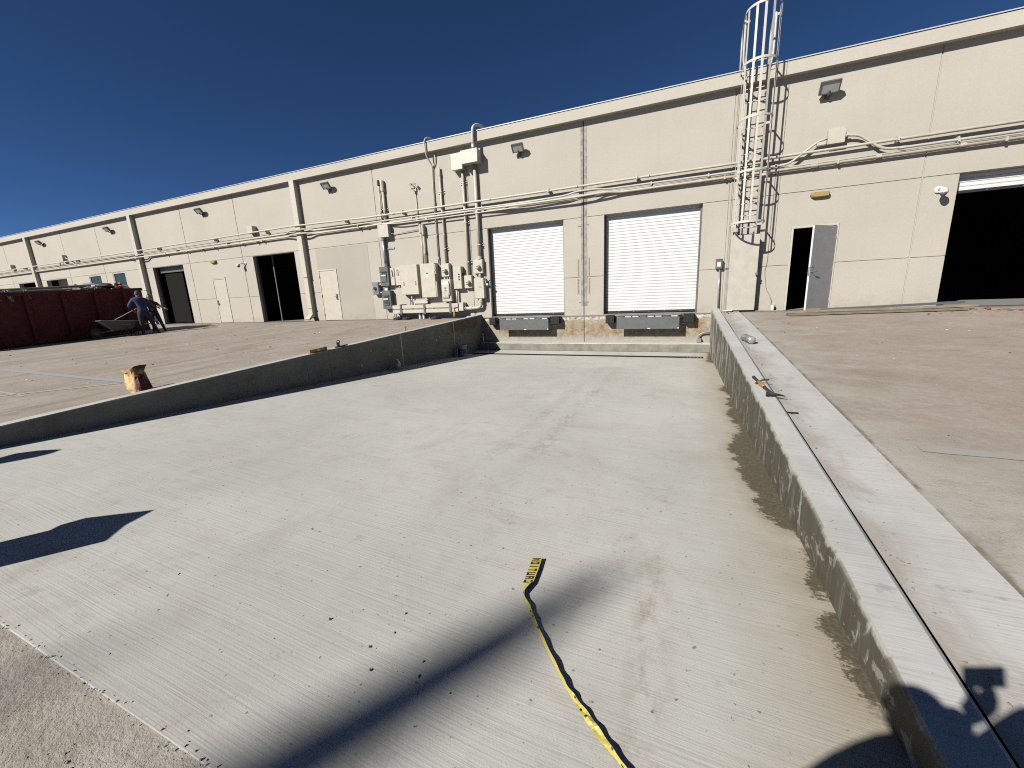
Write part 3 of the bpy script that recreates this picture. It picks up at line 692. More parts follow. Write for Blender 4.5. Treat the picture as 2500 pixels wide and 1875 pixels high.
def cpl(xs_, y, z): return [((x, y, z), ex) for x in xs_]
def stp(xs_, y, z, w=.05): return [((x, y, z), w, False) for x in xs_]
yA = -.17
cx1 = [-43,-37,-31,-24.5,-18,-12.4,-9.6,-7.0,-3.6,-.6,2.2,4.6,7.6]
conduit('conduit', [(-60,yA,3.945),(-28,yA,3.955),(-15.5,yA-.06,4.0),(-11.5,yA,3.92),(3.2,yA+.05,3.925),(14,yA+.05,3.955)], .034, PIPE, 'upper of the long beige conduits crossing the whole facade', GH, couplings=cpl(cx1[3:8], yA-.02, 3.96)[:0]+cpl([-10.2,-6.2,-3.2,-1.1,1.9], yA, 3.918), straps=stp([-41,-34,-25.5,-20.8,-17.2,-12.6,-9.8,-4.1,-1.4,4.5,6.8], yA+.01, 3.93, .07), rad_=.3)
conduit('conduit', [(-60,-.12,3.70),(-28.3,-.12,3.70),(-28.0,-.3,3.74),(-27.0,-.3,3.74),(-26.7,-.12,3.72),(-16,-.12,3.76),(-15.6,-.27,3.82),(-14.8,-.27,3.82),(-14.4,-.12,3.74),(-7.4,-.13,3.72),(-4.9,-.2,3.665),(-3.55,-.2,3.70),(-3.15,-.2,3.775),(-2.55,-.2,3.765),(-2.3,-.14,3.73),(2.35,-.12,3.71),(2.95,-.12,4.15),(3.14,-.12,4.185)], .028, PIPE, 'middle beige conduit rising to the square box right of the ladder', GH, straps=stp([-24,-20,-12,-9.4,-6.5,-1.0,.5], -.12, 3.72, .05), rad_=.16)
conduit('conduit', [(3.46,-.12,4.19),(3.75,-.12,4.16),(4.25,-.12,3.76),(4.65,-.12,3.73),(14,-.12,3.72)], .03, PIPE, 'beige conduit dropping from the square box towards the big open bay', GH, couplings=[((4.62,-.12,3.73),ex),((3.52,-.12,4.188),ex)], straps=stp([5.6,8.], -.12, 3.725, .08), rad_=.15)
conduit('conduit', [(-60,-.09,3.62),(-28.3,-.09,3.625),(-28.0,-.27,3.6),(-27.0,-.27,3.6),(-26.6,-.09,3.62),(-16,-.09,3.64),(-15.6,-.25,3.66),(-14.8,-.25,3.66),(-14.4,-.09,3.62),(-10,-.1,3.63),(-6.5,-.12,3.655),(-4.9,-.23,3.61),(-3.3,-.23,3.61),(-2.3,-.2,3.64),(-1.9,-.1,3.605),(14,-.08,3.60)], .034, PIPE, 'lowest beige conduit with oval couplings crossing the facade', GH, couplings=cpl([-23.2,-19,-11.6,-8.8,-1.85,0.3,4.2,5.7], -.09, 3.61), straps=stp([-25,-21,-17.6,-12,-5.6,.9,3.4,6.4], -.1, 3.61, .05), rad_=.16)
conduit('conduit', [(-60,-.05,3.78),(-29,-.05,3.80),(-16.2,-.05,3.80),(-14.2,-.05,3.78),(-11.6,-.05,3.70),(-10.0,-.16,3.56),(-6.9,-.16,3.555),(-3.1,-.18,3.55),(-2.7,-.12,3.56),(-2.35,-.1,3.66),(1.5,-.07,3.66),(14,-.07,3.66)], .022, PIPE, 'thin beige conduit tucked against the wall behind the larger runs', GH, straps=stp([-22,-18,-9.2,-5.2], -.1, 3.6, .06)[:3], rad_=.16)
def pullbox(x0, x1, z0, z1, d, label, name='junction_box', mat=BEIGE, group=None, lip=.012):
    t = thing(name, label, 'junction box', ((x0+x1)/2, 0, z0), group)
    B().bbox(x0, x1, -d, -.002, z0, z1, .005).build('body', mat, t); B().bbox(x0-lip*.4, x1+lip*.4, -d-.008, -d-.0005, z0-lip*.4, z1+lip*.4, .003).build('cover', mat, t)
    for sx in (x0+.02, x1-.02):
        for sz in (z0+.02, z1-.02): B().lathe((sx, -d-.008, sz), [(.006, 0), (.005, -.003)], 6, 'y').build('screw', STEEL, t)
    return t
GB = 'beige junction boxes on the facade'
pullbox(3.13, 3.47, 4.04, 4.37, .16, 'square beige junction box between sloping conduits right of the ladder', group=GB)
t = thing('conduit_fitting', 'oval conduit fitting below the box right of the ladder', 'conduit fitting', (2.92, -.08, 3.56)); B().bbox(2.83, 3.02, -.125, -.04, 3.555, 3.645, .03).build('shell', PIPE, t)
t = thing('conduit_fitting', 'angled conduit elbow fitting at the lower left of the square box', 'conduit fitting', (3.0, -.1, 4.0)); B().bbox(2.92, 3.12, -.15, -.05, 4.03, 4.12, .02).build('shell', PIPE, t)
pullbox(-18.36, -17.98, 3.98, 4.28, .22, 'beige junction box on the conduits above the black open bay', group=GB)
pullbox(-35.8, -35.4, 3.96, 4.36, .2, 'beige junction box with slanting conduits behind the dumpster', group=GB)
pullbox(-43.1, -42.7, 3.95, 4.27, .2, 'beige junction box at the far left end of the conduits', group=GB)
conduit('conduit', [(-36.3,-.1,3.6),(-36.05,-.1,4.1),(-36.02,-.1,4.3)], .03, PIPE, 'short slanting conduit left of the box behind the dumpster')
conduit('conduit', [(-35.4,-.1,4.2),(-34.9,-.1,4.05),(-34.2,-.1,3.65)], .03, PIPE, 'short slanting conduit right of the box behind the dumpster')

# ------------------------------------------------------------------ vertical risers and electrical gear
GV = 'vertical risers above the meters'
def riser(x, z0, z1, r, label, y=-.07, mat=PIPE, straps=(), couplings=(), extra=()):
    return conduit('riser', [(x, y, z0), *extra, (x, y, z1)] if not extra else [(x, y, z0), *extra], r, mat, label, GV, 10, .1, [((x, y, z), (0,0,1)) for z in couplings], 'conduit', [((x, y, z), .13, True) for z in straps])
t = riser(-10.66, 3.58, 4.75, .055, 'thick riser rising from the square upper box to a grey cap', straps=(4.13,)); 
b = B(); b.lathe((-10.66, -.07, 4.75), [(.06, 0), (.075, .03), (.08, .38), (.05, .42)], 10); b.build('cap', TRIM, t)
t = riser(-10.83, 3.58, 5.16, .03, 'thin riser beside the grey-capped riser', couplings=(4.82,), straps=(4.1,))
B().lathe((-10.83, -.07, 4.98), [(.035, 0), (.045, .02), (.045, .2), (.02, .22)], 8).build('cap', BLACK, t)
pullbox(-10.98, -10.5, 3.13, 3.58, .2, 'square beige pull box under the grey-capped risers', group=GB)
riser(-10.86, 2.04, 3.13, .06, 'galvanised riser from the upper grey cabinet to the square pull box', y=-.1, mat=ZINC, couplings=(2.1, 3.08))
t = thing('strut', 'short grey strut beside the galvanised riser', 'bracket', (-10.55, -.02, 2.7)); B().bbox(-10.82, -10.42, -.03, -.003, 2.69, 2.75, .004).build('channel', ZINC, t)
conduit('conduit', [(-10.5,-.1,3.22),(-10.42,-.1,3.24),(-10.36,-.05,3.225),(-9.16,-.05,3.275)], .014, PIPE, 'thin conduit from the pull box to the double gutter fitting')
t = thing('twin_lamp', 'small twin-head lamp on a thin conduit above the meters', 'wall lamp', (-9.22, -.05, 4.6))
b = B(); b.bbox(-9.27, -9.17, -.06, -.002, 4.6, 4.72, .006); b.build('base', PIPE, t)
for dx, dz in ((-.1, .12), (.06, .12), (-.09, -.03)):
    b = B(); c = Vector((-9.22+dx, -.14, 4.7+dz)); d = Vector((dx*2, -1, -.3)).normalized(); b.tube([c-d*.06, c+d*.05], [.025, .055], 10); b.tube([(-9.22, -.05, 4.68), c-d*.06], .01, 6); b.build('lamp_head', PIPE, t)
conduit('conduit', [(-9.22,-.03,4.6),(-9.2,-.03,3.42)], .014, PIPE, 'thin conduit hanging from the small twin-head lamp', GV)
t = thing('gutter_fitting', 'beige rounded twin fitting above two short risers', 'conduit fitting', (-9.05, -.1, 3.05))
B().bbox(-9.15, -9.055, -.14, -.002, 3.12, 3.44, .02).build('shell', PIPE, t); B().bbox(-9.035, -8.94, -.16, -.002, 3.04, 3.42, .025).build('shell', PIPE, t)
riser(-9.11, 2.03, 3.12, .028, 'left of two short risers above the tall panel', straps=()); riser(-9.0, 2.03, 3.04, .034, 'right of two short risers above the tall panel', couplings=(2.45,))
conduit('riser', [(-8.45,-.05,2.0),(-8.43,-.05,4.9),(-8.40,-.05,5.32),(-8.50,-.24,5.62),(-8.53,-.26,6.05),(-8.48,-.22,6.19),(-8.36,-.02,6.2),(-8.3,.2,6.08)], .024, PIPE, 'thin riser hooking over the parapet beside the twin-head lamp', GV, 8, .12, [((-8.43,-.05,4.1),(0,0,1)), ((-8.45,-.05,3.0),(0,0,1)), ((-8.44,-.05,2.2),(0,0,1))])
conduit('riser', [(-8.40,-.05,5.26),(-8.28,-.05,5.42),(-8.27,-.05,5.7)], .02, PIPE, 'short forked branch of the thin hooked riser', GV, 8, .08)
riser(-8.12, 1.98, 5.22, .036, 'riser from the left round meter ending in a capped top', straps=(4.42, 2.5), couplings=(5.0, 3.75, 3.0)); 
riser(-7.2, 1.5, 5.0, .045, 'riser from the low round meter up to the left gutter box', straps=(4.6, 3.3, 1.97), couplings=(4.7, 3.5))
conduit('riser', [(-6.71,-.09,2.02),(-6.71,-.09,5.12)], .062, PIPE, 'thick riser from the right round meter to the right gutter box', GV, 10, .1, [((-6.71,-.09,3.55),(0,0,1)), ((-6.71,-.09,2.08),(0,0,1))], 'conduit', [((-6.71,-.09,2.52),.15,True)])
conduit('riser', [(-6.62,-.28,5.47),(-6.62,-.29,5.95),(-6.6,-.27,6.18),(-6.52,-.12,6.27),(-6.4,.1,6.25),(-6.3,.32,6.08)], .05, PIPE, 'thick conduit curving from the gutter box over the parapet', GV, 10, .16, [((-6.62,-.28,5.6),(0,0,1))])
pullbox(-7.52, -7.1, 5.0, 5.5, .24, 'left gutter box of the stepped pair under the fascia', 'gutter_box', group='stepped gutter boxes'); pullbox(-7.08, -6.46, 5.1, 5.50, .36, 'right wider gutter box of the stepped pair under the fascia', 'gutter_box', group='stepped gutter boxes')
# cracked sealant line down the wall beside the risers
B().box(-7.085, -7.068, -.003, .02, 1.9, 5.72).build('panel_sealant', SEAL, BLD)

def cabinet(name, x0, x1, z0, z1, d, label, mat=BEIGE, cat='electrical box', group='electrical cabinets by the docks', y0=-.002):
    t = thing(name, label, cat, ((x0+x1)/2, 0, z0), group)
    B().bbox(x0, x1, y0-d, y0, z0, z1, .006).build('body', mat, t); return t
def lid(t, x0, x1, z0, z1, y, mat=BEIGE, th=.012, name='door'): return B().bbox(x0, x1, y-th, y-.0005, z0, z1, .004).build(name, mat, t)
for (z0, z1, lab) in ((1.31, 2.04, 'upper grey disconnect cabinet with green trim left of the meters'), (.41, 1.13, 'lower grey disconnect cabinet with green trim left of the meters')):
    t = cabinet('disconnect_cabinet', -11.13, -10.71, z0, z1, .2, lab, GREYM)
    lid(t, -11.07, -10.8, z0+.15, z1-.17, -.202, GREYM, .03); B().bbox(-11.08, -10.79, -.25, -.2325, z1-.21, z1-.165, .004).build('trim', GREENP, t)
    B().bbox(-10.99, -10.83, -.245, -.2325, z1-.285, z1-.225, .003).build('window', BLACK, t); B().box(-11.06, -10.82, -.236, -.2325, z1-.35, z1-.305).build('label_plate', WHITE, t)
    B().lathe((-11.03, -.2325, z1-.25), [(.018, 0), (.018, -.01)], 8, 'y').build('knob', STEEL, t)
    if z0 < 1:
        B().bbox(-11.02, -10.83, -.243, -.2325, z0+.2, z0+.36, .004).build('warning_plate', BLACK, t)
        b = B(); b.box(-11.0, -10.85, -.246, -.2435, z0+.215, z0+.225); b.box(-11.0, -10.85, -.246, -.2435, z0+.335, z0+.345); b.box(-11.0, -10.99, -.246, -.2435, z0+.225, z0+.335); b.box(-10.86, -10.85, -.246, -.2435, z0+.225, z0+.335); b.box(-10.97, -10.9, -.246, -.2435, z0+.29, z0+.315); b.build('warning_print', GREYM, t)
t = cabinet('meter_disconnect', -11.59, -11.28, .99, 1.48, .17, 'bare steel switch box with round dial at the left of the grey cabinets', STEEL)
lid(t, -11.575, -11.295, 1.01, 1.44, -.172, STEEL); b = B(); b.lathe((-11.45, -.185, 1.24), [(.075, 0), (.07, -.03), (.03, -.035)], 16, 'y'); b.build('dial', BLACK, t); b = B(); b.tube([(-11.45,-.22,1.24),(-11.40,-.25,1.12)], .014, 6); b.build('lever', BLACK, t)
b = B(); b.tube([(-11.28,-.1,1.39),(-11.12,-.1,1.39)], .03, 8); b.build('nipple', WHITE, t); b = B(); b.tube([(-11.28,-.1,1.06),(-11.12,-.1,1.06)], .03, 8); b.build('nipple', WHITE, t)
t = cabinet('nipple_fitting', -11.02, -10.9, 1.132, 1.308, .1, 'short white pipe joining the two grey cabinets', WHITE, 'conduit fitting', None)
t = cabinet('switch_box', -10.76, -10.48, 1.31, 1.98, .11, 'slim beige switch box right of the upper grey cabinet'); lid(t, -10.75, -10.49, 1.32, 1.97, -.112)
b = B(); b.prism([(-.03,0),(.03,0),(.0,.22)], (-10.58,-.17,1.68), (1,0,0), (0,0,1), (0,.05,0)); b.build('lever', BEIGE, t); B().box(-10.66,-10.6,-.14,-.1245,1.6,1.63).build('latch', STEEL, t)
t = cabinet('switch_box', -10.46, -10.2, 1.30, 1.98, .11, 'slim beige switch box with bent handle left of the wide panel'); lid(t, -10.45, -10.21, 1.31, 1.97, -.112)
b = B(); b.tube([(-10.31,-.12,1.9),(-10.31,-.17,1.88),(-10.31,-.17,1.72),(-10.35,-.17,1.71)], .014, 6); b.build('handle', BEIGE, t)
t = cabinet('panel_board', -10.15, -9.33, .92, 2.03, .2, 'wide beige panel cabinet with two pull handles'); lid(t, -10.14, -9.34, .93, 2.02, -.202, BEIGE, .014)
for x in (-10.0, -9.45): B().tube([(x,-.216,1.41),(x,-.245,1.4),(x,-.245,1.29),(x,-.216,1.28)], .01, 6).build('handle', BEIGE, t)
t = cabinet('panel_board', -9.17, -8.52, .78, 2.02, .25, 'tall deep beige panel cabinet left of the round meters'); lid(t, -9.16, -8.53, .79, 2.01, -.252, BEIGE, .014)
B().box(-8.90,-8.82,-.27,-.2665,1.655,1.685).build('name_plate', BLACK, t); B().box(-8.89,-8.83,-.27,-.2665,1.53,1.63).build('label_plate', WHITE, t)
b = B(); b.bbox(-8.515,-8.47,-.27,-.18,1.62,1.98,.008); b.bbox(-8.515,-8.47,-.27,-.18,.8,1.35,.008); b.build('side_hinge', BEIGE, t); B().bbox(-8.53,-8.49,-.29,-.2665,1.72,1.8,.006).build('latch', BEIGE, t)
def meter(x0, x1, z0, z1, cx_, cz_, label):
    t = cabinet('electric_meter', x0, x1, z0, z1, .14, label, BEIGE, 'electric meter', 'round electric meters')
    lid(t, x0+.01, x1-.01, z0+.01, z1-.01, -.142, BEIGE, .01, 'cover')
    b = B(); b.lathe((cx_, -.152, cz_), [(.093, 0), (.093, -.025), (.083, -.03)], 20, 'y'); b.build('ring', BEIGE, t)
    b = B(); b.lathe((cx_, -.182, cz_), [(.082, 0), (.082, -.07), (.07, -.095), (.03, -.104)], 20, 'y'); b.build('dome', CREAM, t, smooth=True)
    B().box(cx_-.035, cx_+.035, -.2895, -.286, cz_-.004, cz_+.022).build('dial', GREYD, t)
    B().bbox(cx_-.015, cx_+.015, -.17, -.153, cz_-.13, cz_-.095, .003).build('seal', STEEL, t)
meter(-8.31, -7.97, 1.505, 1.98, -8.14, 1.72, 'left round electric meter above the moulded white disconnect')
meter(-7.37, -7.06, 1.045, 1.5, -7.2, 1.25, 'lowest round electric meter, middle of the three')
meter(-6.96, -6.595, 1.535, 2.02, -6.76, 1.76, 'right round electric meter nearest the dock door')
t = cabinet('disconnect_box', -8.32, -7.92, .61, 1.41, .2, 'beige disconnect with moulded curved cover below the left meter')
b = B(); b.prism([(0,.0),(-.02,.0),(-.05,.06),(-.06,.3),(-.045,.52),(-.02,.6),(0,.6)], (-8.27,-.2025,.72), (0,1,0), (0,0,1), (.26,0,0)); b.build('cover', BEIGE, t)
B().box(-8.15,-8.09,-.2665,-.258,1.05,1.12).build('label_plate', GREYD, t); B().box(-8.15,-8.08,-.2655,-.258,.99,1.02).build('label_plate', GREYD, t)
for x in (-8.2,-8.1,-8.0): B().tube([(x,-.09,1.41),(x,-.09,1.51)], .022, 8).build('nipple', PIPE, t)
b = B(); b.prism([(-8.005,.85),(-7.965,.85),(-7.965,1.25),(-7.99,1.33),(-8.005,1.3)], (0,-.255,0), (1,0,0), (0,0,1), (0,.05,0)); b.build('side_lever', BEIGE, t)
for x in (-8.2,-8.1): B().tube([(x,-.09,.53),(x,-.09,.61)], .02, 8).build('nipple', PIPE, t)
t = cabinet('disconnect_box', -7.79, -7.445, 1.04, 1.83, .19, 'beige disconnect with black printed handle between two meters'); lid(t, -7.78, -7.455, 1.05, 1.82, -.192)
for z in (1.53, 1.44, 1.35): B().box(-7.57,-7.51,-.212,-.2045,z,z+.05).build('print', BLACK, t)
B().bbox(-7.445,-7.41,-.13,-.07,1.5,1.6,.006).build('latch', BLACK, t)
t = cabinet('disconnect_box', -6.95, -6.555, .66, 1.38, .19, 'beige disconnect with pipe elbow below, beside the dock door'); lid(t, -6.94, -6.565, .67, 1.37, -.192)
b = B(); b.box(-6.74,-6.64,-.2065,-.2045,1.05,1.06); b.box(-6.74,-6.66,-.2065,-.2045,1.08,1.088); b.build('print', GREYD, t)
b = B(); b.bbox(-6.553,-6.51,-.15,-.05,1.18,1.3,.008); b.tube([(-6.53,-.1,1.3),(-6.49,-.13,1.4),(-6.45,-.13,1.34)], .016, 6); b.build('side_lever', BEIGE, t); B().lathe((-6.50,-.1,1.14), [(.045,0),(.045,.06),(.02,.07)], 10, 'x').build('knob', WHITE, t)
t = thing('pipe_nipple', 'short pipe between the right meter and the box below it', 'conduit fitting', (-6.74,-.09,1.38)); B().tube([(-6.74,-.09,1.38),(-6.74,-.09,1.535)], .045, 10).build('pipe', PIPE, t); B().tube([(-6.74,-.09,1.43),(-6.74,-.09,1.47)], .058, 10).build('collar', PIPE, t)
# wireway trough
t = thing('wireway', 'long beige wireway trough under the meters with dark brackets', 'wireway', (-9.1, -.15, .2))
b = B(); b.bbox(-10.6, -7.62, -.30, -.002, .395, .535, .006); b.build('trough', BEIGE, t)
b = B(); b.bbox(-10.6, -7.62, -.30, -.002, .22, .352, .006); b.build('lower_trough', BEIGE, t)
B().box(-10.6, -7.62, -.27, -.004, .352, .395).build('slot', GREYM, t)
for i in range(96):
    x = -10.55+i*.0305
    if i % 32 < 29: B().box(x, x+.014, -.285, -.271, .355, .392).build('slot_tooth', BEIGE, t)
for x in (-10.18, -9.08, -7.94): B().bbox(x-.045, x+.045, -.325, -.003, .17, .57, .005).build('bracket', GREYD, t)
B().bbox(-7.615,-7.42,-.26,-.002,.25,.55,.008).build('end_box', TRIM, t); B().lathe((-7.42,-.13,.34), [(.08,0),(.08,.06)], 12, 'x').build('end_collar', TRIM, t)
conduit('pipe_elbow', [(-7.40,-.13,.33),(-7.1,-.13,.33),(-6.74,-.13,.36),(-6.74,-.13,.66)], .058, PIPE, 'thick pipe elbow from the wireway up to the right disconnect', None, 12, .3, [((-7.16,-.13,.333),ex), ((-6.74,-.13,.58),(0,0,1))])
conduit('riser', [(-7.74,-.1,.55),(-7.74,-.1,1.04)], .035, PIPE, 'short riser from the wireway to the disconnect with black print', GV)
pullbox(-9.7, -9.06, .575, .69, .1, 'flat beige box lying along the top of the wireway', group=GB)
conduit('conduit', [(-9.86,-.1,.54),(-9.86,-.1,.74),(-9.99,-.1,.78),(-9.99,-.1,.92)], .025, PIPE, 'bent short conduit under the wide panel, left one'); conduit('conduit', [(-9.76,-.1,.54),(-9.76,-.1,.92)], .025, PIPE, 'straight short conduit under the wide panel, right one')
conduit('conduit', [(-10.33,-.06,1.31),(-10.33,-.06,1.2),(-10.16,-.06,1.08),(-10.1,-.06,.95)], .02, PIPE, 'thin bent conduit hanging below the slim switch boxes')
for i, (x, r, h) in enumerate(((-9.42,.05,.22),(-9.25,.05,.22),(-10.72,.025,.14),(-10.66,.03,.2),(-10.58,.03,.2),(-9.0,.02,.12))):
    t = thing('stub_pipe', ['left of two white stub pipes under the wireway','right of two white stub pipes under the wireway','thin stub pipe at the left end under the wireway','middle of three left stub pipes under the wireway','right of three left stub pipes under the wireway','tiny capped stub under the middle of the wireway'][i], 'pipe', (x,-.15,-.02), 'stub pipes under the wireway')
    B().tube([(x,-.15,-.03),(x,-.15,h)], r, 10).build('pipe', PIPE if i > 1 else WHITE, t); B().tube([(x,-.15,h*.55),(x,-.15,h*.7)], r*1.2, 10).build('collar', PIPE, t)
for i, x in enumerate((-10.28,-9.85,-8.55)):
    t = thing('ground_lid', ['leftmost black round lid under the wireway','second black round lid under the wireway','rightmost black round lid under the wireway'][i], 'lid', (x,-.42,-.02), 'black lids under the wireway')
    B().lathe((x,-.42,-.03), [(.19,0),(.19,.07),(.15,.1),(.12,.105)], 14).build('lid', DARK, t); B().bbox(x-.03,x+.03,-.45,-.39,.07,.1,.004).build('grip', DARK, t)
YELL = simple('yellow_tape', (.62, .47, .03), .5, 0, .12)
t = thing('hanging_tape', 'yellow tape end tied to the right of the wireway', 'tape', (-7.78,-.34,.05))
b = B(); b.prism([(0,0),(.03,.01),(.05,.18),(.02,.34),(-.01,.34),(.0,.18)], (-7.80,-.345,.05), (1,0,0), (0,0,1), (0,.004,0)); b.box(-7.86,-7.72,-.352,-.338,.38,.41); b.build('tape', YELL, t)
# small grey box beside the right retaining wall and its conduit
t = cabinet('control_box', .82, .99, 1.21, 1.47, .11, 'small grey control box with white label right of the docks', GREYM); B().box(.855,.945,-.118,-.114,1.27,1.40).build('label_plate', WHITE, t); B().bbox(.81,1.0,-.124,-.1125,1.46,1.48,.004).build('lid', GREYM, t)
conduit('conduit', [(.93,-.06,1.21),(.95,-.06,.05)], .022, simple('silver_conduit', (.5,.48,.5), .35, .5), 'thin silver conduit below the small grey control box')
conduit('conduit', [(.99,-.03,1.25),(1.02,-.03,1.2),(1.14,-.03,1.21)], .01, GREYD, 'thin wire leaving the small grey control box')
conduit('conduit', [(.5,-.07,-.80),(.5,-.07,-.66),(.6,-.07,-.61),(.785,-.07,-.61)], .022, ZINC, 'small conduit elbow low on the dock face at the right', None, 8, .1)
t = cabinet('outlet_box', .44, .565, -.9, -.78, .09, 'small grey outlet box low on the dock face', ZINC, 'electrical box', None); lid(t, .445, .56, -.895, -.785, -.092, ZINC)

# ------------------------------------------------------------------ dock levelers and bumpers
def leveler(x0, x1, label):
    t = thing('dock_leveler', label, 'dock leveler', ((x0+x1)/2, -.2, -.5), 'edge-of-dock levelers under the shutters')
    B().bbox(x0-.06, x1+.05, -.27, .16, -.055, -.028, .004).build('deck_plate', STEELW, t)
    b = B(); b.bbox(x0, x1, -.325, -.30, -.465, -.095, .004); b.build('lip_plate', GREYM, t)
    n = 8; w = (x1-x0-.04)/n
    for i in range(n): B().box(x0+.03+i*w, x0+.03+i*w+w*.78, -.315, -.293, -.093, -.068).build('hinge_knuckle', WHITE if i % 3 else GREYM, t)
    B().box(x0+.02, x1-.02, -.29, -.02, -.093, -.056).build('frame_beam', BLACK, t)
    for x in (x0+.12, x1-.18, x0+.9): B().box(x, x+.06, -.29, -.005, -.30, -.094).build('bracket', BLACK, t)
    B().box(x0+.93, x0+1.01, -.331, -.3255, -.46, -.435).build('name_plate', WHITE, t)
    B().box(x1-.05, x1-.01, -.331, -.3255, -.455, -.425).build('sticker', WHITE, t)
STEELW = simple('scuffed_steel', (.30, .30, .29), .5, .3, .25, 8)
leveler(-5.96, -4.15, 'grey dock leveler lip under the left loading door')
leveler(-1.90, -.07, 'grey dock leveler lip under the right loading door')
for (x0, x1, lab) in ((-6.42,-6.14,'black rubber dock bumper left of the left leveler'), (-4.11,-3.79,'black rubber dock bumper right of the left leveler'), (-2.27,-1.98,'black rubber dock bumper left of the right leveler'), (.03,.34,'black rubber dock bumper right of the right leveler')):
    t = thing('dock_bumper', lab, 'dock bumper', ((x0+x1)/2, -.12, -.29), 'black rubber dock bumpers')
    for i in range(6):
        w = (x1-x0-.04)/6; B().bbox(x0+.02+i*w, x0+.02+i*w+w*.94, -.24, -.012, -.285, -.03, .004).build('rubber_pad', DARK, t)
    for x in (x0, x1-.018): B().bbox(x, x+.018, -.20, .0, -.275, -.04, .003).build('end_plate', BLACK, t)
    b = B(); b.tube([(x0-.01,-.13,-.10),(x1+.01,-.13,-.10)], .012, 6); b.tube([(x0-.01,-.13,-.22),(x1+.01,-.13,-.22)], .012, 6); b.build('rods', STEEL, t)['kind'] = 'stuff'
for (x, side) in ((-4.02, 0), (.10, 0)):
    t = thing('hose_bracket', ['small white bracket under the left pair of bumpers','small white bracket under the right pair of bumpers'][x > -2], 'bracket', (x, -.2, -.37)); B().box(x-.1, x-.03, -.03, .0, -.34, -.325).build('plate', WHITE, t); B().box(x-.02, x+.05, -.03, .0, -.34, -.325).build('plate', WHITE, t)

# ------------------------------------------------------------------ caged roof ladder
LX0, LX1, LY = 1.235, 1.725, -.20
lad = thing('caged_ladder', 'tall white caged roof ladder with a plate guard at its foot', 'ladder', (1.48, -.2, 0))
for x, xt in ((LX0, 1.14), (LX1, 1.79)):
    b = B(); b.box(x-.009, x+.009, LY-.032, LY+.032, .3, 5.9); b.build('rail', LADDER, lad)
    b = B(); s_ = 1 if x == LX1 else -1
    path = [(x, LY, 5.9), (xt, LY-.03, 6.25), (xt, LY-.03, 7.05), (xt, LY+.05, 7.2), (xt, .25, 7.2), (xt, .42, 7.05), (xt, .42, 6.1)]
    b.tube(fillet(path, .18), .026, 8); b.build('walk_through_rail', LADDER, lad, smooth=True)
zr_ = 2.25
first = None
while zr_ < 6.3:
    if first is None: first = B().tube([(LX0-.02, LY, zr_), (LX1+.02, LY, zr_)], .013, 8).build('rung', LADDER, lad)
    else: copy_part(first, lad, (0, 0, zr_-2.25))
    zr_ += .305
for z in (2.4, 3.2, 4.4, 5.5):
    for x in (LX0, LX1): B().box(x-.028, x+.028, LY+.033, -.002, z-.004, z+.004).build('standoff', LADDER, lad)
CXc, CR, CY = 1.48, .375, -.545
def cage_path(): return [(CXc-CR, LY, 0)]+[(CXc-CR*math.cos(a), CY-CR*math.sin(a), 0) for a in linsp(0, math.pi, 16)]+[(CXc+CR, LY, 0)]
for z in (2.32, 3.54, 4.76, 5.98, 7.12):
    pth = [Vector(p) for p in cage_path()]; b = B(); hh = .026
    if z < 2.5: pth = [Vector((CXc+(p.x-CXc)*1.03, p.y*1.01, 0)) for p in pth]
    n = len(pth)
    for i, p in enumerate(pth):
        d = (pth[min(i+1, n-1)]-pth[max(i-1, 0)]).normalized(); nn = Vector((d.y, -d.x, 0))*.004
        b.v += [p+nn+Vector((0,0,z-hh)), p-nn+Vector((0,0,z-hh)), p-nn+Vector((0,0,z+hh)), p+nn+Vector((0,0,z+hh))]
    for i in range(n-1):
        for k in range(4): b.f.append((i*4+k, i*4+(k+1) % 4, (i+1)*4+(k+1) % 4, (i+1)*4+k)); b.m.append(0)
    for x in (CXc-CR, CXc+CR):
        xr = LX0 if x < CXc else LX1; b.box(min(x, xr), max(x, xr), LY-.004, LY+.004, z-hh, z+hh)
    b.build('hoop', LADDER, lad)
for i, a in enumerate([-.02, 28, 62, 90, 118, 152, 180.02]):
    a_ = rad(a); p = Vector((CXc-CR*math.cos(a_), CY-CR*math.sin(a_), 0)); q = Vector((CXc, CY, 0))
    d = (p-q).normalized(); tt = Vector((-d.y, d.x, 0)); p -= d*.008
    B().obox(p+Vector((0,0,4.72)), tt, d, (0,0,1), .026, .003, 2.42).build('cage_bar', LADDER, lad)
b = B(); b.bbox(1.155, 1.845, -.245, -.235, .035, 2.06, .003); b.box(1.835, 1.845, -.2345, -.003, .035, 2.0); b.box(1.155, 1.165, -.2345, -.003, .035, 2.0); gp = b.build('guard_plate', simple('guard_plate_paint', (.57, .53, .458), .55, 0, .13, 4), lad)
B().box(1.80,1.86,-.262,-.246,.99,1.05).build('hasp', STEEL, gp); B().lathe((1.83,-.262,.97),[(.022,0),(.022,-.02)],8,'y').build('padlock', BLACK, gp)
for xx in (1.27, 1.7): B().bbox(xx-.03, xx+.03, -.24, -.002, 2.06, 2.13, .004).build('guard_hook', LADDER, lad)
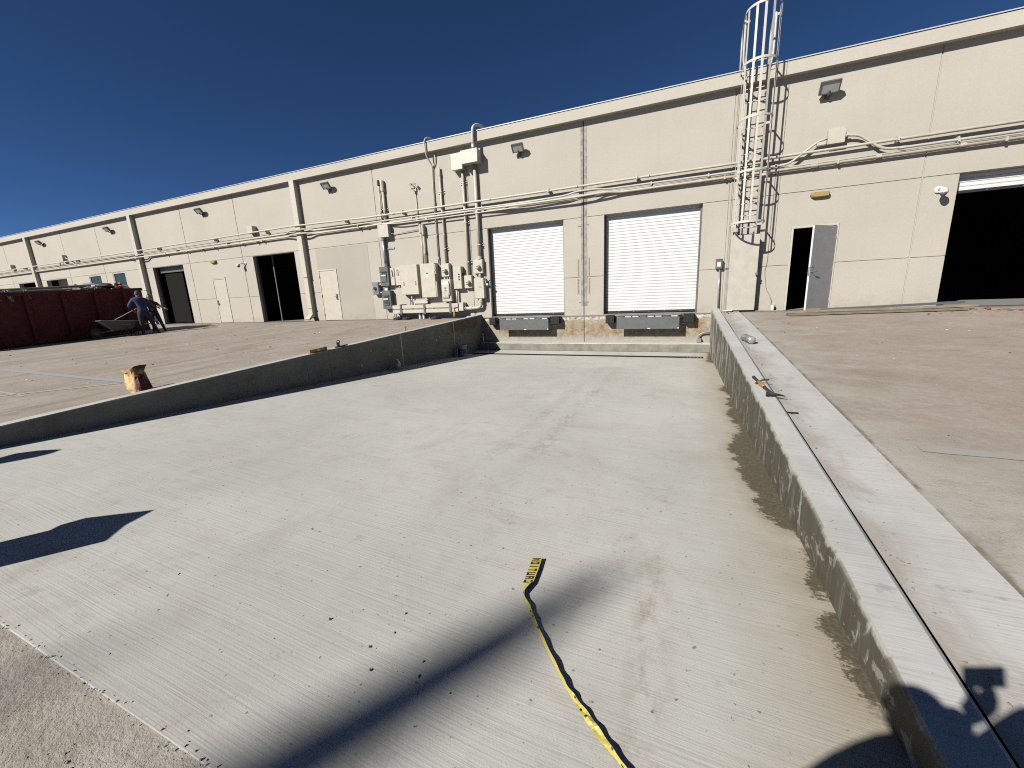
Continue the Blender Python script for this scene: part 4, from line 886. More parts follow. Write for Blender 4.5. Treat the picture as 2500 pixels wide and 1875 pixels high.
# steel trim either side of the ladder joint
for (x, w) in ((1.10,.02),(1.135,.012)): B().box(x-w/2, x+w/2, -.012, .01, .02, 5.7).build('joint_trim', STUCCO2, BLD)
conduit('cable', [(2.10,-.012,3.6),(2.10,-.012,2.6),(2.09,-.012,1.8),(2.10,-.012,1.35),(2.05,-.012,1.05),(2.10,-.012,.8),(2.12,-.012,.6),(2.22,-.02,.42),(2.26,-.05,.3),(2.27,-.08,.16)], .006, simple('tan_cable', (.30,.25,.18), .7), 'thin tan cable dangling down the wall to a white cup', None, 5, .2)
t = thing('paper_cup', 'white paper cup standing at the wall beside the open grey door', 'cup', (2.31,-.1,.0)); b = B(); b.lathe((2.31,-.1,-.005), [(.035,0),(.045,.155),(.048,.16)], 14); b.build('cup', WHITE, t); B().tube([(2.31,-.1,.15),(2.34,-.1,.22)], .004, 5).build('straw', WHITE, t)

# ------------------------------------------------------------------ boards and scraps by the right-hand doors
WOODS = [simple('weathered_board', (.25,.205,.15), .8, 0, .3, 5, .3, 30), simple('grey_metal_trim', (.16,.16,.165), .6, 0, .2, 4), simple('pale_board', (.34,.285,.2), .8, 0, .25, 5, .3, 30)]
def board(p0, p1, w, th, mat, label, lift=0., bend=0.):
    p0, p1 = Vector(p0), Vector(p1); n = 10; d = (p1-p0).normalized(); sd = Vector((-d.y, d.x, 0)).normalized()*w/2; b = B()
    for i in range(n+1):
        s = i/n; p = p0.lerp(p1, s)+Vector((0,0,lift+bend*math.sin(math.pi*s)+R.uniform(0,.003)))
        b.v += [p-sd, p+sd, p+sd+Vector((0,0,th)), p-sd+Vector((0,0,th))]
    for i in range(n):
        for k in range(4): b.f.append((i*4+k, i*4+(k+1) % 4, (i+1)*4+(k+1) % 4, (i+1)*4+k)); b.m.append(0)
    b.f += [(0,3,2,1), (n*4, n*4+1, n*4+2, n*4+3)]; b.m += [0, 0]
    return tag(b.build('board', mat, None, tuple((p0+p1)/2)), label, 'board', 'boards lying along the wall')
def on(x, y, dz=.0): return (x, y, gz(x, y)+dz)
board(on(2.42,-1.42,.012), on(5.9,-.92,.012), .18, .05, WOODS[0], 'bottom weathered board lying in front of the open grey door')
board(on(2.36,-1.36,.075), on(6.12,-.78,.07), .16, .045, WOODS[2], 'upper weathered board stacked on the bottom board by the open door', .0, -.006)
board(on(2.9,-.95,.01), on(4.6,-.70,.02), .12, .11, WOODS[2], 'pale notched board behind the stacked boards near the door')
board(on(3.2,-1.08,.05), on(6.05,-.42,.08), .17, .05, WOODS[1], 'dark grey metal strip lying from the boards towards the big bay', .03)
board(on(1.85,-.12,.0), on(2.55,-.22,.0), .06, .02, WOODS[2], 'short pale strip at the wall foot left of the open door')

def chips(name, n, area, mats, label, smin, smax, cat, zf=gz, flat=.35):
    b = B()
    for i in range(n):
        x, y = area(); z = zf(x, y); a = R.uniform(0, 6.28); L = R.uniform(smin, smax); w = L*R.uniform(.25, .7); h = min(w, L)*flat*R.uniform(.5, 1.2)
        u = Vector((math.cos(a), math.sin(a), R.uniform(-.1,.1))); v = Vector((-math.sin(a), math.cos(a), R.uniform(-.1,.1))); b.mi = R.randrange(len(mats)); k = 6
        c = Vector((x, y, z)); ring = [c+u*L*.5*math.cos(q*6.283/k)*R.uniform(.7,1.1)+v*w*.5*math.sin(q*6.283/k)*R.uniform(.7,1.1) for q in range(k)]
        vs = ring+[p*.6+c*.4+Vector((0,0,h)) for p in ring]
        b.add(vs, [(q, (q+1) % k, k+(q+1) % k, k+q) for q in range(k)]+[tuple(range(k, 2*k))])
    o = b.build(name, mats); return tag(o, label, cat, kind='stuff')
CHD = simple('dark_bark', (.045,.035,.026), .9); CHT = simple('tan_chip', (.33,.26,.17), .9); CHW = simple('white_chip', (.55,.54,.5), .9); CHR = simple('red_dirt', (.42,.11,.055), .9); CHG = simple('grey_pebble', (.25,.24,.22), .9)
def a_ramp(): return (R.uniform(-6.4,.6), -12.7+11.0*R.random()**1.6)
chips('ramp_litter', 120, a_ramp, [CHD,CHD,CHG,CHW], 'tiny dark bits scattered on the ramp slab', .005, .017, 'litter', fz)
def a_near():
    c = R.choice([(-2.75,-12.0),(-1.35,-12.1),(-1.15,-12.15),(-2.1,-11.6)]); return (c[0]+R.gauss(0,.14), c[1]+R.gauss(0,.1))
chips('ramp_grit', 16, a_near, [CHD], 'few dark crumbs near the front of the ramp', .008, .024, 'litter', fz, .5)
def a_left(): return (R.uniform(-24,-7.4), R.uniform(-11,-.4))
chips('lot_litter', 190, a_left, [CHD,CHD,CHT,CHW], 'bark bits and crumbs on the pavement left of the ramp', .02, .09, 'litter')
def a_right(): return (R.uniform(1.6,9), R.uniform(-11.5,-.3))
chips('lot_litter', 170, a_right, [CHW,CHG,CHT,CHD], 'pale crumbs on the pavement right of the ramp', .012, .05, 'litter')
def a_red(): return (R.gauss(7.9,.9), R.gauss(-.95,.15))
chips('red_dirt', 420, a_red, [CHR,CHR,CHD,CHT], 'reddish dirt and bark scraps by the big open bay', .04, .15, 'dirt', gz, .3)
def a_red2(): return (R.uniform(4.8,7.6), -1.45+R.gauss(0,.18))
chips('bark_scraps', 60, a_red2, [CHD,CHT,CHR], 'bark scraps in front of the stacked boards', .03, .11, 'litter', gz, .2)
def a_end(): return (R.gauss(1.22,.1), R.gauss(-.55,.16))
chips('rust_rubble', 50, a_end, [CHR,CHD,CHW,CHT], 'rusty rubble at the top end of the right wall', .02, .09, 'rubble', lambda x, y: zr(y)+.014)
def a_gap(): return (1.03+abs(R.gauss(0,.05)), R.uniform(-12.2,-.5))
chips('joint_crumbs', 160, a_gap, [CHD,CHT,CHT,CHG], 'brown crumbs along the joint behind the right wall', .006, .03, 'litter', lambda x, y: zr(y)+.018)
def a_lot(): return (R.uniform(-4.2,-1.0), YEND-.12-abs(R.gauss(0,.5)))
chips('gravel', 500, a_lot, [CHD,CHG,CHT,CHT,CHW,CHG], 'grit and pebbles on the rough lot before the ramp', .004, .014, 'gravel', gz, .6)
def a_edge(): return (R.uniform(-3.6,-1.0), YEND+R.gauss(-.01,.02))
chips('slab_crumbs', 150, a_edge, [CHW,CHT,CHD,CHG], 'broken crumbs along the front edge of the slab', .004, .016, 'rubble', fz, .6)

# ------------------------------------------------------------------ hammer on the right wall
def capz(y): return .08+.068*y
BLKR = simple('black_rubber_grip', (.025,.025,.024), .6); ORNG = simple('orange_grip', (.42,.19,.045), .5)
t = thing('hammer', 'hammer with orange and black handle lying on the right wall', 'hammer', (.92,-8.1,capz(-8.1)))
h0, h1 = Vector((.865,-7.63,capz(-7.63)+.022)), Vector((.945,-8.36,capz(-8.36)+.03)); hd = h1-h0
B().tube([h0, h0+hd*.08, h0+hd*.3], [.021,.018,.016], 8).build('grip', BLKR, t, smooth=True)
B().tube([h0+hd*.3, h0+hd*.42, h0+hd*.6], [.024,.026,.022], 8).build('orange_sleeve', ORNG, t, smooth=True)
B().tube([h0+hd*.6, h0+hd], [.017,.02], 8).build('shaft', BLKR, t, smooth=True)
b = B(); hx_ = Vector((1,-.06,0)).normalized(); b.tube([h1-hx_*.06, h1-hx_*.036, h1-hx_*.04, h1+hx_*.02, h1+hx_*.06, h1+hx_*.12+Vector((0,.0,-.012))], [.023,.023,.016,.017,.012,.005], 10); b.build('head', simple('dark_steel', (.06,.06,.06), .35, .6), t)
t = thing('chisel', 'small steel chisel lying across the hammer handle', 'chisel', (.92,-7.86,capz(-7.86)+.02))
B().tube([(.85,-7.88,capz(-7.88)+.012),(.92,-7.86,capz(-7.86)+.05),(.995,-7.83,capz(-7.83)+.05)], .011, 6).build('bar', simple('chisel_steel', (.12,.12,.12), .4, .5), t)
t = thing('form_nail', 'black spike sticking out of the joint beyond the hammer', 'nail', (1.02,-8.78,zr(-8.78))); B().tube([(1.0,-8.79,zr(-8.78)+.035),(1.1,-8.77,zr(-8.78)+.03)], .007, 6).build('spike', BLACK, t)
# crumpled roll by the joint
t = thing('cloth_roll', 'crumpled grey plastic roll lying beside the joint behind the right wall', 'roll', (1.1,-5.1,zr(-5.1)+.012))
b = B(); p = []; rs = []
for i in range(12):
    s = i/11; p.append((1.06+.10*s+R.uniform(-.006,.006), -4.82-.36*s, zr(-4.82-.36*s)+.085)); rs.append(.062+R.uniform(-.010,.010)-(.028 if i in (0,) else 0))
b.tube(p, rs, 9); b.build('roll', simple('grey_film', (.24,.24,.25), .35, 0, .4, 26, .6, 30), t)
B().lathe((1.155,-5.185,zr(-5.18)+.085), [(.062,0),(.03,-.016)], 9, 'y').build('end_fold', simple('grey_film_light', (.34,.35,.36), .3, 0, .3, 30), t)
t = thing('foam_block', 'white foam offcut at the top end of the right wall', 'offcut', (1.2,-.28,.04)); B().bbox(1.08,1.3,-.36,-.25,.02,.055,.006).build('block', WHITE, t)

# ------------------------------------------------------------------ caution tape on the ramp
t = thing('caution_tape', 'twisted yellow caution tape lying across the ramp slab', 'tape', (-.5,-11.9,-.88))
TAPEM = simple('caution_yellow', (.56,.48,.10), .4, 0, .1, 12)
tp = [(-.757,-11.31),(-.742,-11.42),(-.73,-11.53),(-.722,-11.64),(-.66,-11.71),(-.60,-11.79),(-.51,-11.90),(-.43,-11.99),(-.37,-12.06),(-.32,-12.10),(-.26,-12.15),(-.20,-12.20),(-.14,-12.245),(-.06,-12.31),(.05,-12.42),(.2,-12.6)]
wd = [.066,.066,.06,.014,.02,.014,.012,.010,.010,.018,.026,.024,.012,.014,.018,.02]
rl = [12,12,14,80,55,48,52,60,66,28,20,30,62,40,30,30]
b = B(); pts = []
for i in range((len(tp)-1)*5+1):
    k, s = divmod(i, 5); s /= 5
    if k >= len(tp)-1: k, s = len(tp)-2, 1.
    L_ = lambda a: a[k]*(1-s)+a[k+1]*s
    x = tp[k][0]*(1-s)+tp[k+1][0]*s; y = tp[k][1]*(1-s)+tp[k+1][1]*s
    d = Vector((tp[k+1][0]-tp[k][0], tp[k+1][1]-tp[k][1], 0)).normalized(); sd = Vector((d.y, -d.x, 0)); r_ = rad(L_(rl)); w = L_(wd)
    if sd.x < 0: sd = -sd
    c = Vector((x, y, fz(x, y)+.006)); hi = sd*math.cos(r_)*w+Vector((0,0,math.sin(r_)*max(w,.019)))
    q = [c-hi*.5+Vector((0,0,abs(hi.z)*.5+(.002*math.sin(i*1.7) if i > 11 else 0))), c+Vector((0,0,abs(hi.z)*.5+(.005*math.sin(i*.9) if i > 11 else 0))), c+hi*.5+Vector((0,0,abs(hi.z)*.5+(.003*math.cos(i*1.3) if i > 11 else 0)))]
    nn = Vector((0,0,.0016)); pts.append((c, hi)); b.v += [v for v in q]+[v+nn for v in q]
m_ = len(pts)
for i in range(m_-1):
    a, c = i*6, (i+1)*6
    b.f += [(a+3,a+4,c+4,c+3),(a+4,a+5,c+5,c+4),(a+1,a,c,c+1),(a+2,a+1,c+1,c+2),(a,a+3,c+3,c),(a+5,a+2,c+2,c+5)]; b.m += [0]*6
tag_v = [[Vector(v) for v in b.v[i*6:i*6+6]] for i in range(m_)]
b.build('ribbon', TAPEM, t)
# black lettering printed along the flat end
LET = {'C': [(0,0,.2,1),(0,0,.8,.2),(0,.8,.8,1)], 'A': [(0,0,.2,1),(.6,0,.8,1),(0,.8,.8,1),(0,.4,.8,.58)], 'U': [(0,0,.2,1),(.6,0,.8,1),(0,0,.8,.2)], 'T': [(.3,0,.5,1),(0,.8,.8,1)], 'I': [(.28,0,.5,1)], 'O': [(0,0,.2,1),(.6,0,.8,1),(0,0,.8,.2),(0,.8,.8,1)], 'N': [(0,0,.2,1),(.6,0,.8,1),(.2,.55,.4,.85),(.4,.2,.6,.5)]}
TD = Vector((tp[3][0]-tp[0][0], tp[3][1]-tp[0][1], 0)).normalized(); TS = Vector((-TD.y, TD.x, 0)); TS = TS if TS.x > 0 else -TS
for i, ch in enumerate('CAUTION'):
    b = B(); s0 = .235-i*.034; o_ = Vector((tp[0][0], tp[0][1], 0))+TD*s0; hgt = .05
    for (a0, b0, a1, b1) in LET[ch]:
        vs = [o_-TD*(a*.028)+TS*((q-.5)*hgt) for a, q in ((a0,b0),(a1,b0),(a1,b1),(a0,b1))]
        vs = [Vector((v.x, v.y, fz(v.x, v.y)+.0095+math.sin(rad(12.5))*(.033+(v-o_).dot(TS)))) for v in vs]
        b.add(vs+[v+Vector((0,0,.001)) for v in vs], [(0,3,2,1),(4,5,6,7),(0,1,5,4),(1,2,6,5),(2,3,7,6),(3,0,4,7)])
    b.build('printed_letter', BLACK, t)
for k in (21, 23, 26, 44, 47, 49, 58, 61, 66):           # stray print along the twist
    bv = B(); q0 = [tag_v[k][j] for j in (3, 4, 5)]; q1 = [tag_v[k+1][j] for j in (3, 4, 5)]; u_ = Vector((0, 0, .0012))
    f0, f1 = (.15, .55) if k % 2 else (.45, .9)
    lerp3 = lambda q, f: (q[0].lerp(q[1], f*2) if f < .5 else q[1].lerp(q[2], f*2-1))+u_
    bv.add([lerp3(q0, f0), lerp3(q0, f1), lerp3(q1, f1).lerp(lerp3(q0, f1), .4), lerp3(q1, f0).lerp(lerp3(q0, f0), .4)], [(0,1,2,3)]); bv.build('printed_dash', BLACK, t)

# ------------------------------------------------------------------ bucket, jug, bag, level
t = thing('bucket', 'dirty white bucket with blue label beside the left wall', 'bucket', (-6.55,-2.0,fz(-6.55,-2.)))
c = (-6.58,-2.0,fz(-6.58,-2.0)); BUK = simple('dirty_plastic', (.42,.42,.41), .5, 0, .4, 9)
b = B(); b.lathe(c, [(.125,0),(.13,.01),(.147,.34),(.158,.345),(.158,.375),(.146,.375),(.14,.34),(.12,.03)], 20); b.build('body', BUK, t)
b = B(); n = 20
for k in range(12):
    a0 = rad(-130+k*11); a1 = rad(-130+(k+1)*11)
    vs = [(c[0]+(.1355+.044*(z/.34)*.36)*math.cos(a), c[1]+(.1355+.044*(z/.34)*.36)*math.sin(a), c[2]+z) for a, z in ((a0,.09),(a1,.09),(a1,.26),(a0,.26))]; b.add(vs, [(0,1,2,3)])
b.build('label', simple('blue_label', (.03,.05,.14), .5), t)
for dx_, z0, z1 in ((-.03,.11,.2),(.025,.11,.2)):
    a = rad(-72)+dx_/.14; p = lambda r_, z: (c[0]+r_*math.cos(a), c[1]+r_*math.sin(a), c[2]+z); B().tube([p(.146,z0), p(.149,z1)], .007, 4).build('print', WHITE, t)
B().tube([(c[0]+.15*math.cos(a), c[1]+.15*math.sin(a), c[2]+.155) for a in (rad(-72)-.2, rad(-72)+.18)], .006, 4).build('print', WHITE, t)
b = B(); b.tube([(c[0]-.155,c[1],c[2]+.35),(c[0]-.12,c[1]-.11,c[2]+.26),(c[0],c[1]-.165,c[2]+.22),(c[0]+.12,c[1]-.11,c[2]+.26),(c[0]+.155,c[1],c[2]+.35)], .004, 5); b.build('bail', STEEL, t)
t = thing('jug', 'translucent gallon jug standing at the foot of the left wall', 'jug', (-6.6,-5.25,fz(-6.6,-5.25)))
c = (-6.6,-5.25,fz(-6.6,-5.25)); JUG = simple('milky_plastic', (.52,.54,.57), .35, 0, .12)
b = B(); b.lathe(c, [(.07,0),(.078,.01),(.078,.15),(.07,.185),(.04,.225),(.022,.24),(.02,.255)], 12); b.build('body', JUG, t, smooth=True)
B().lathe((c[0],c[1],c[2]+.255), [(.024,0),(.024,.018),(.01,.02)], 10).build('cap', WHITE, t)
b = B(); b.tube([(c[0]+.03,c[1]-.03,c[2]+.225),(c[0]+.075,c[1]-.06,c[2]+.2),(c[0]+.07,c[1]-.055,c[2]+.13)], .012, 6); b.build('handle', JUG, t)

t = thing('cement_bag', 'crumpled tan paper cement bag with open top behind the left wall', 'bag', (-7.5,-10.12,gz(-7.5,-10.12)))
bc = Vector((-7.44,-10.12,gz(-7.5,-10.12))); b = B(); n = 18; rows = []
prof = [(.155,.10,0),(.165,.11,.05),(.16,.105,.14),(.155,.10,.2),(.148,.09,.25),(.14,.08,.275),(.17,.09,.31),(.205,.11,.35)]
for j, (rx, ry, z) in enumerate(prof):
    for k in range(n):
        a = 2*math.pi*k/n; cr = 1+.09*math.sin(3*a+j*.9)+R.uniform(-.055,.055); sg = lambda v: (abs(v)**.6)*(1 if v > 0 else -1)
        b.v.append(bc+Vector((rx*sg(math.cos(a))*cr-.012*j, ry*sg(math.sin(a))*cr, z+(.05*math.cos(a-.3) if j > 5 else .015*math.sin(2*a))+R.uniform(-.008,.008))))
def m_bag():
    t_ = NT('bag_paper'); f = t_.noise(t_.scale((1,1,1)), 11, 5, .7, .6); c_ = t_.mix(t_.ramp(f, .36, .64), (.50,.31,.09), (.84,.66,.32))
    g = t_.noise(t_.scale((1,1,1.6), (4,2,1)), 7, 3, .5); X_, Y_, Z_ = t_.sep()
    k = t_.math('MULTIPLY', t_.ramp(X_, -7.38, -7.35), t_.ramp(g, .34, .40)); c_ = t_.mix(k, c_, (.11,.012,.014))  # bag's shadowed right side painted in as dark maroon
    k = t_.math('MULTIPLY', t_.ramp(g, .60, .63, 0, .8), t_.ramp(X_, -7.4, -7.5)); c_ = t_.mix(k, c_, (.10,.06,.02))
    return t_.done(c_, .7, 0, t_.bump(f, .9, .02))
BAGM = m_bag()
for j in range(len(prof)-1):
    for k in range(n): b.f.append((j*n+k, j*n+(k+1) % n, (j+1)*n+(k+1) % n, (j+1)*n+k)); b.m.append(0)
b.f.append(tuple(range(n))[::-1]); b.m.append(0)
me = b.mesh(); bag = link('paper_sack', me, BAGM, t)
md = bag.modifiers.new('thick', 'SOLIDIFY'); md.thickness = .006
tl = capz
def lcap(y): return .085+.0445*y
t = thing('spirit_level', 'short yellow level lying on top of the left wall', 'level', (-6.9,-7.2,lcap(-7.2)))
B().obox((-6.9,-7.35,lcap(-7.35)+.035), (0,1,.044), (1,0,0), (0,0,1), .2, .028, .034).build('body', simple('dirty_yellow', (.35,.27,.03), .5, 0, .35, 14), t); B().obox((-6.9,-7.14,lcap(-7.14)+.035), (0,1,.044), (1,0,0), (0,0,1), .018, .03, .037).build('end_cap', BLACK, t); B().obox((-6.866,-7.34,lcap(-7.34)+.04), (0,1,.044), (1,0,0), (0,0,1), .04, .006, .02).build('vial', CREAM, t)
t = thing('clamp', 'dark steel form clamp beside the yellow level', 'clamp', (-6.88,-6.72,lcap(-6.72)))
b = B(); b.obox((-6.88,-6.72,lcap(-6.72)+.012), (0,1,.044), (1,0,0), (0,0,1), .17, .02, .012); b.obox((-6.88,-6.80,lcap(-6.8)+.06), (0,1,0), (1,0,0), (0,0,1), .03, .015, .045); b.build('base', BLACK, t); b = B(); b.tube(arc((-6.88,-6.79,lcap(-6.8)+.10), .045, 0, math.pi*1.3, 8, (0,1,0), (0,0,1)), .008, 6); b.build('handle', BLACK, t)
t = thing('rebar_stake', 'short rusty stake standing beside the left wall near the dock', 'stake', (-7.06,-4.2,gz(-7.06,-4.2))); b = B(); b.tube([(-7.06,-4.2,gz(-7.06,-4.2)-.02),(-7.05,-4.2,gz(-7.06,-4.2)+.20)], .012, 6); b.build('rod', CHR, t); B().tube([(-7.09,-4.2,gz(-7.06,-4.2)+.17),(-7.01,-4.2,gz(-7.06,-4.2)+.18)], .01, 6).build('crosspiece', CHR, t)

# ------------------------------------------------------------------ dumpster, its load and the wheelbarrow
DX, DY0, DY1 = -21.5, -9.6, -3.18                         # right face; near and far ends
def dz(y): return .044*y
REDM = simple('dull_red_steel', (.13, .013, .011), .85, 0, .35, 2.5, .2, 20)
t = thing('dumpster', 'long dark red roll-off dumpster filled with debris', 'dumpster', (-22.7, -6.4, dz(-6.4)))
def slab(x0, x1, y0, y1, h0, h1):                         # box that follows the sloping lot
    return B().add([(x, y, dz(y)+h) for h in (h0, h1) for x, y in ((x0,y0),(x1,y0),(x1,y1),(x0,y1))], [(0,3,2,1),(4,5,6,7),(0,1,5,4),(1,2,6,5),(2,3,7,6),(3,0,4,7)])
slab(DX-.06, DX, DY0, DY1, .22, 1.75).build('side_wall', REDM, t); slab(DX-2.4, DX-2.34, DY0, DY1, .22, 1.75).build('side_wall', REDM, t)
slab(DX-2.34, DX-.06, DY1-.07, DY1-.005, .22, 1.75).build('end_wall', REDM, t); slab(DX-2.34, DX-.06, DY0+.005, DY0+.07, .22, 1.75).build('end_wall', REDM, t)
slab(DX-2.34, DX-.06, DY0+.07, DY1-.07, .22, .3).build('floor', REDM, t)
slab(DX-.07, DX+.05, DY0, DY1+.02, 1.752, 1.87).build('top_rail', REDM, t); slab(DX-2.45, DX-2.33, DY0, DY1+.02, 1.752, 1.87).build('top_rail', REDM, t)
slab(DX-.05, DX+.04, DY0, DY1, .06, .218).build('bottom_rail', REDM, t); slab(DX-2.4, DX-2.3, DY0, DY1, .06, .218).build('bottom_rail', REDM, t)
for y in (-9.4, -8.5, -7.57, -6.62, -5.66, -4.73, -3.82): slab(DX+.001, DX+.09, y-.055, y+.055, .22, 1.75).build('rib', REDM, t)
for y in (-8.9, -3.7):
    for x in (DX-.3, DX-2.1): B().lathe((x-.08, y, dz(y)+.095), [(.095,0),(.095,.16)], 14, 'x').build('roller', BLACK, t)
DEBM = [simple('debris_grey', (.30,.29,.27), .8, 0, .4, 6), simple('debris_wood', (.34,.27,.17), .8, 0, .4, 6), simple('debris_dark', (.05,.05,.05), .8), simple('debris_white', (.55,.54,.52), .7), simple('debris_red', (.42,.05,.05), .6)]
b = B()
for i in range(230):
    y = R.uniform(DY0+.3, DY1-.2); x = R.uniform(DX-2.1, DX-.25); peak = .0+.16*max(0, 1-abs(y+4.3)/1.1)
    c = Vector((x, y, dz(y)+1.62+R.uniform(-.25, .16)+peak*R.uniform(.4, 1.2)))
    a = Matrix.Rotation(R.uniform(0, 6.28), 3, 'Z') @ Matrix.Rotation(R.gauss(0, .35), 3, 'X') @ Matrix.Rotation(R.gauss(0, .35), 3, 'Y')
    b.mi = R.choices(range(5), (5, 4, 3, 2, .3))[0]; L = R.uniform(.08, .5)
    b.obox(c, a.col[0], a.col[1], a.col[2], L, R.uniform(.02, .12), R.uniform(.006, .04))
for i in range(16):                                       # crumpled plastic and a red bundle near the far end
    c = Vector((DX-1.1+R.gauss(0,.2), -4.05+R.gauss(0,.32), dz(-4.)+1.93+R.uniform(-.06,.12))); b.mi = R.choice([0, 0, 3, 2]); bm_ = bmesh.new(); bmesh.ops.create_icosphere(bm_, subdivisions=2, radius=R.uniform(.08,.2))
    for v in bm_.verts: v.co = c+Vector((v.co.x*1.5, v.co.y*1.8, v.co.z*.7))*R.uniform(.7, 1.25)
    b.bm(bm_)
for i in range(7):
    c = Vector((DX-1.0+R.gauss(0,.1), -3.62+R.gauss(0,.12), dz(-3.6)+1.98+R.uniform(-.12,.12))); b.mi = 4; bm_ = bmesh.new(); bmesh.ops.create_icosphere(bm_, subdivisions=1, radius=R.uniform(.05,.1))
    for v in bm_.verts: v.co = c+v.co*R.uniform(.7, 1.4)
    b.bm(bm_)
tag(b.build('demolition_debris', DEBM), 'heap of scrap wood and plastic inside the red dumpster', 'debris', kind='stuff')
def pole(p0, p1, r, mat, lab):
    t = thing('scrap_pole', lab, 'pole', tuple((Vector(p0)+Vector(p1))/2)); B().tube([p0, p1], r, 8).build('pole', mat, t); B().tube([p1, Vector(p1)+(Vector(p1)-Vector(p0)).normalized()*.04], r*1.25, 8).build('end_cap', mat, t)
pole((DX-.9,-9.0,dz(-9)+1.93), (DX-.95,-4.3,dz(-4.3)+2.06), .05, DEBM[0], 'long grey pole lying across the top of the dumpster')
pole((DX-.3,-8.8,dz(-8.8)+1.86), (DX-.5,-5.2,dz(-5.2)+1.93), .045, simple('pale_pole', (.42,.40,.33), .7), 'paler lower pole lying along the dumpster edge')
for i, (y, s_) in enumerate(((-6.95,.2),(-6.52,.16))):
    t = thing('torn_sheet', ['larger white torn sheet draped over the dumpster rim','smaller white torn sheet draped over the dumpster rim'][i], 'sheet', (DX+.1, y, dz(y)+1.6))
    b = B(); n = 6
    for j in range(5):
        for k in range(n): w = s_*(1-.16*j)*(k/(n-1)-.5); b.v.append((DX-.15+.06*j+(.02*math.sin(k*2.1+j)), y+w+.02*math.sin(j*2+k), dz(y)+1.93-(.055*max(0,j-1)*2.2)*(s_/.2)+.015*math.sin(k*1.9+j*1.3)+.02*(j < 2)))
    b.f = [(j*n+k, j*n+k+1, (j+1)*n+k+1, (j+1)*n+k) for j in range(4) for k in range(n-1)]; b.m = [0]*len(b.f); o = b.build('cloth', DEBM[3], t); md = o.modifiers.new('thick', 'SOLIDIFY'); md.thickness = .004

t = thing('wheelbarrow', 'dark steel wheelbarrow standing against the red dumpster', 'wheelbarrow', (-20.55,-4.7,dz(-4.7)))
wz = dz(-4.7); BARR = simple('barrow_tray', (.10,.115,.12), .5, .2, .2)
b = B(); xo, xi_ = .34, .22
top = [(-20.55-xo,-5.25,wz+.66),(-20.55+xo,-5.25,wz+.66),(-20.55+xo,-4.12,wz+.60),(-20.55-xo,-4.12,wz+.60)]; bot = [(-20.55-xi_,-4.95,wz+.30),(-20.55+xi_,-4.95,wz+.30),(-20.55+xi_,-4.33,wz+.26),(-20.55-xi_,-4.33,wz+.26)]
b.add(top+bot, [(4,5,6,7),(0,1,5,4),(1,2,6,5),(2,3,7,6),(3,0,4,7)]); o = b.build('tray', BARR, t); md = o.modifiers.new('thick', 'SOLIDIFY'); md.thickness = .006
B().tube(top+[top[0]], .014, 6).build('rim', simple('barrow_rim', (.35,.35,.34), .4, .4), t)
for sx in (-1, 1):
    B().tube([(-20.55+sx*.06,-5.5,wz+.20),(-20.55+sx*.2,-4.9,wz+.26),(-20.55+sx*.27,-3.75,wz+.45),(-20.55+sx*.28,-3.55,wz+.52)], .02, 6).build('handle_bar', simple('barrow_wood', (.16,.12,.08), .7), t)
    B().tube([(-20.55+sx*.22,-4.55,wz+.28),(-20.55+sx*.24,-4.4,wz+.0),(-20.55+sx*.24,-4.2,wz+.0),(-20.55+sx*.24,-4.1,wz+.37)], .016, 6).build('leg', BLACK, t)
wh = B().lathe((-20.6,-5.35,wz+.2), [(.13,0),(.19,.005),(.2,.05),(.19,.095),(.13,.1)], 18, 'x').build('wheel', DARK, t); B().lathe((-20.62,-5.35,wz+.2), [(.05,0),(.12,.04),(.12,.1),(.05,.14)], 14, 'x').build('rim', BARR, wh)
b = B()
for i, w in enumerate((.03,.035,.02,.03,.03,.025)): b.obox((-20.55+.285,-4.62+i*.05,wz+.47), (0,1,-.02), (1,0,.6), (.6,0,-1), w*.55, .002, .012)
b.build('maker_print', WHITE, t)['kind'] = 'stuff'

# ------------------------------------------------------------------ people
def hand(b, wrist, d, nrm, s=1.):
    """palm plus five bent fingers; d = pointing direction, nrm = back of the hand"""
    w, d, nrm = Vector(wrist), Vector(d).normalized(), Vector(nrm); sd = d.cross(nrm).normalized(); nrm = sd.cross(d).normalized()
    for k, (o_, L) in enumerate(((-.03,.062),(-.01,.075),(.011,.07),(.03,.055))):
        p = w+sd*o_*s+d*.085*s; b.tube([w+sd*o_*.55*s+d*.0, w+sd*o_*.9*s+d*.05*s, p, p+d*L*.5*s-nrm*.014*s, p+d*L*.82*s-nrm*.042*s], [.017*s,.0165*s,.0105*s,.009*s,.007*s], 7)
    p = w+sd*-.034*s+d*.03*s; b.tube([w+sd*-.015*s, p, p-sd*.022*s+d*.035*s-nrm*.012*s, p-sd*.022*s+d*.062*s-nrm*.028*s], [.018*s,.014*s,.011*s,.008*s], 7)
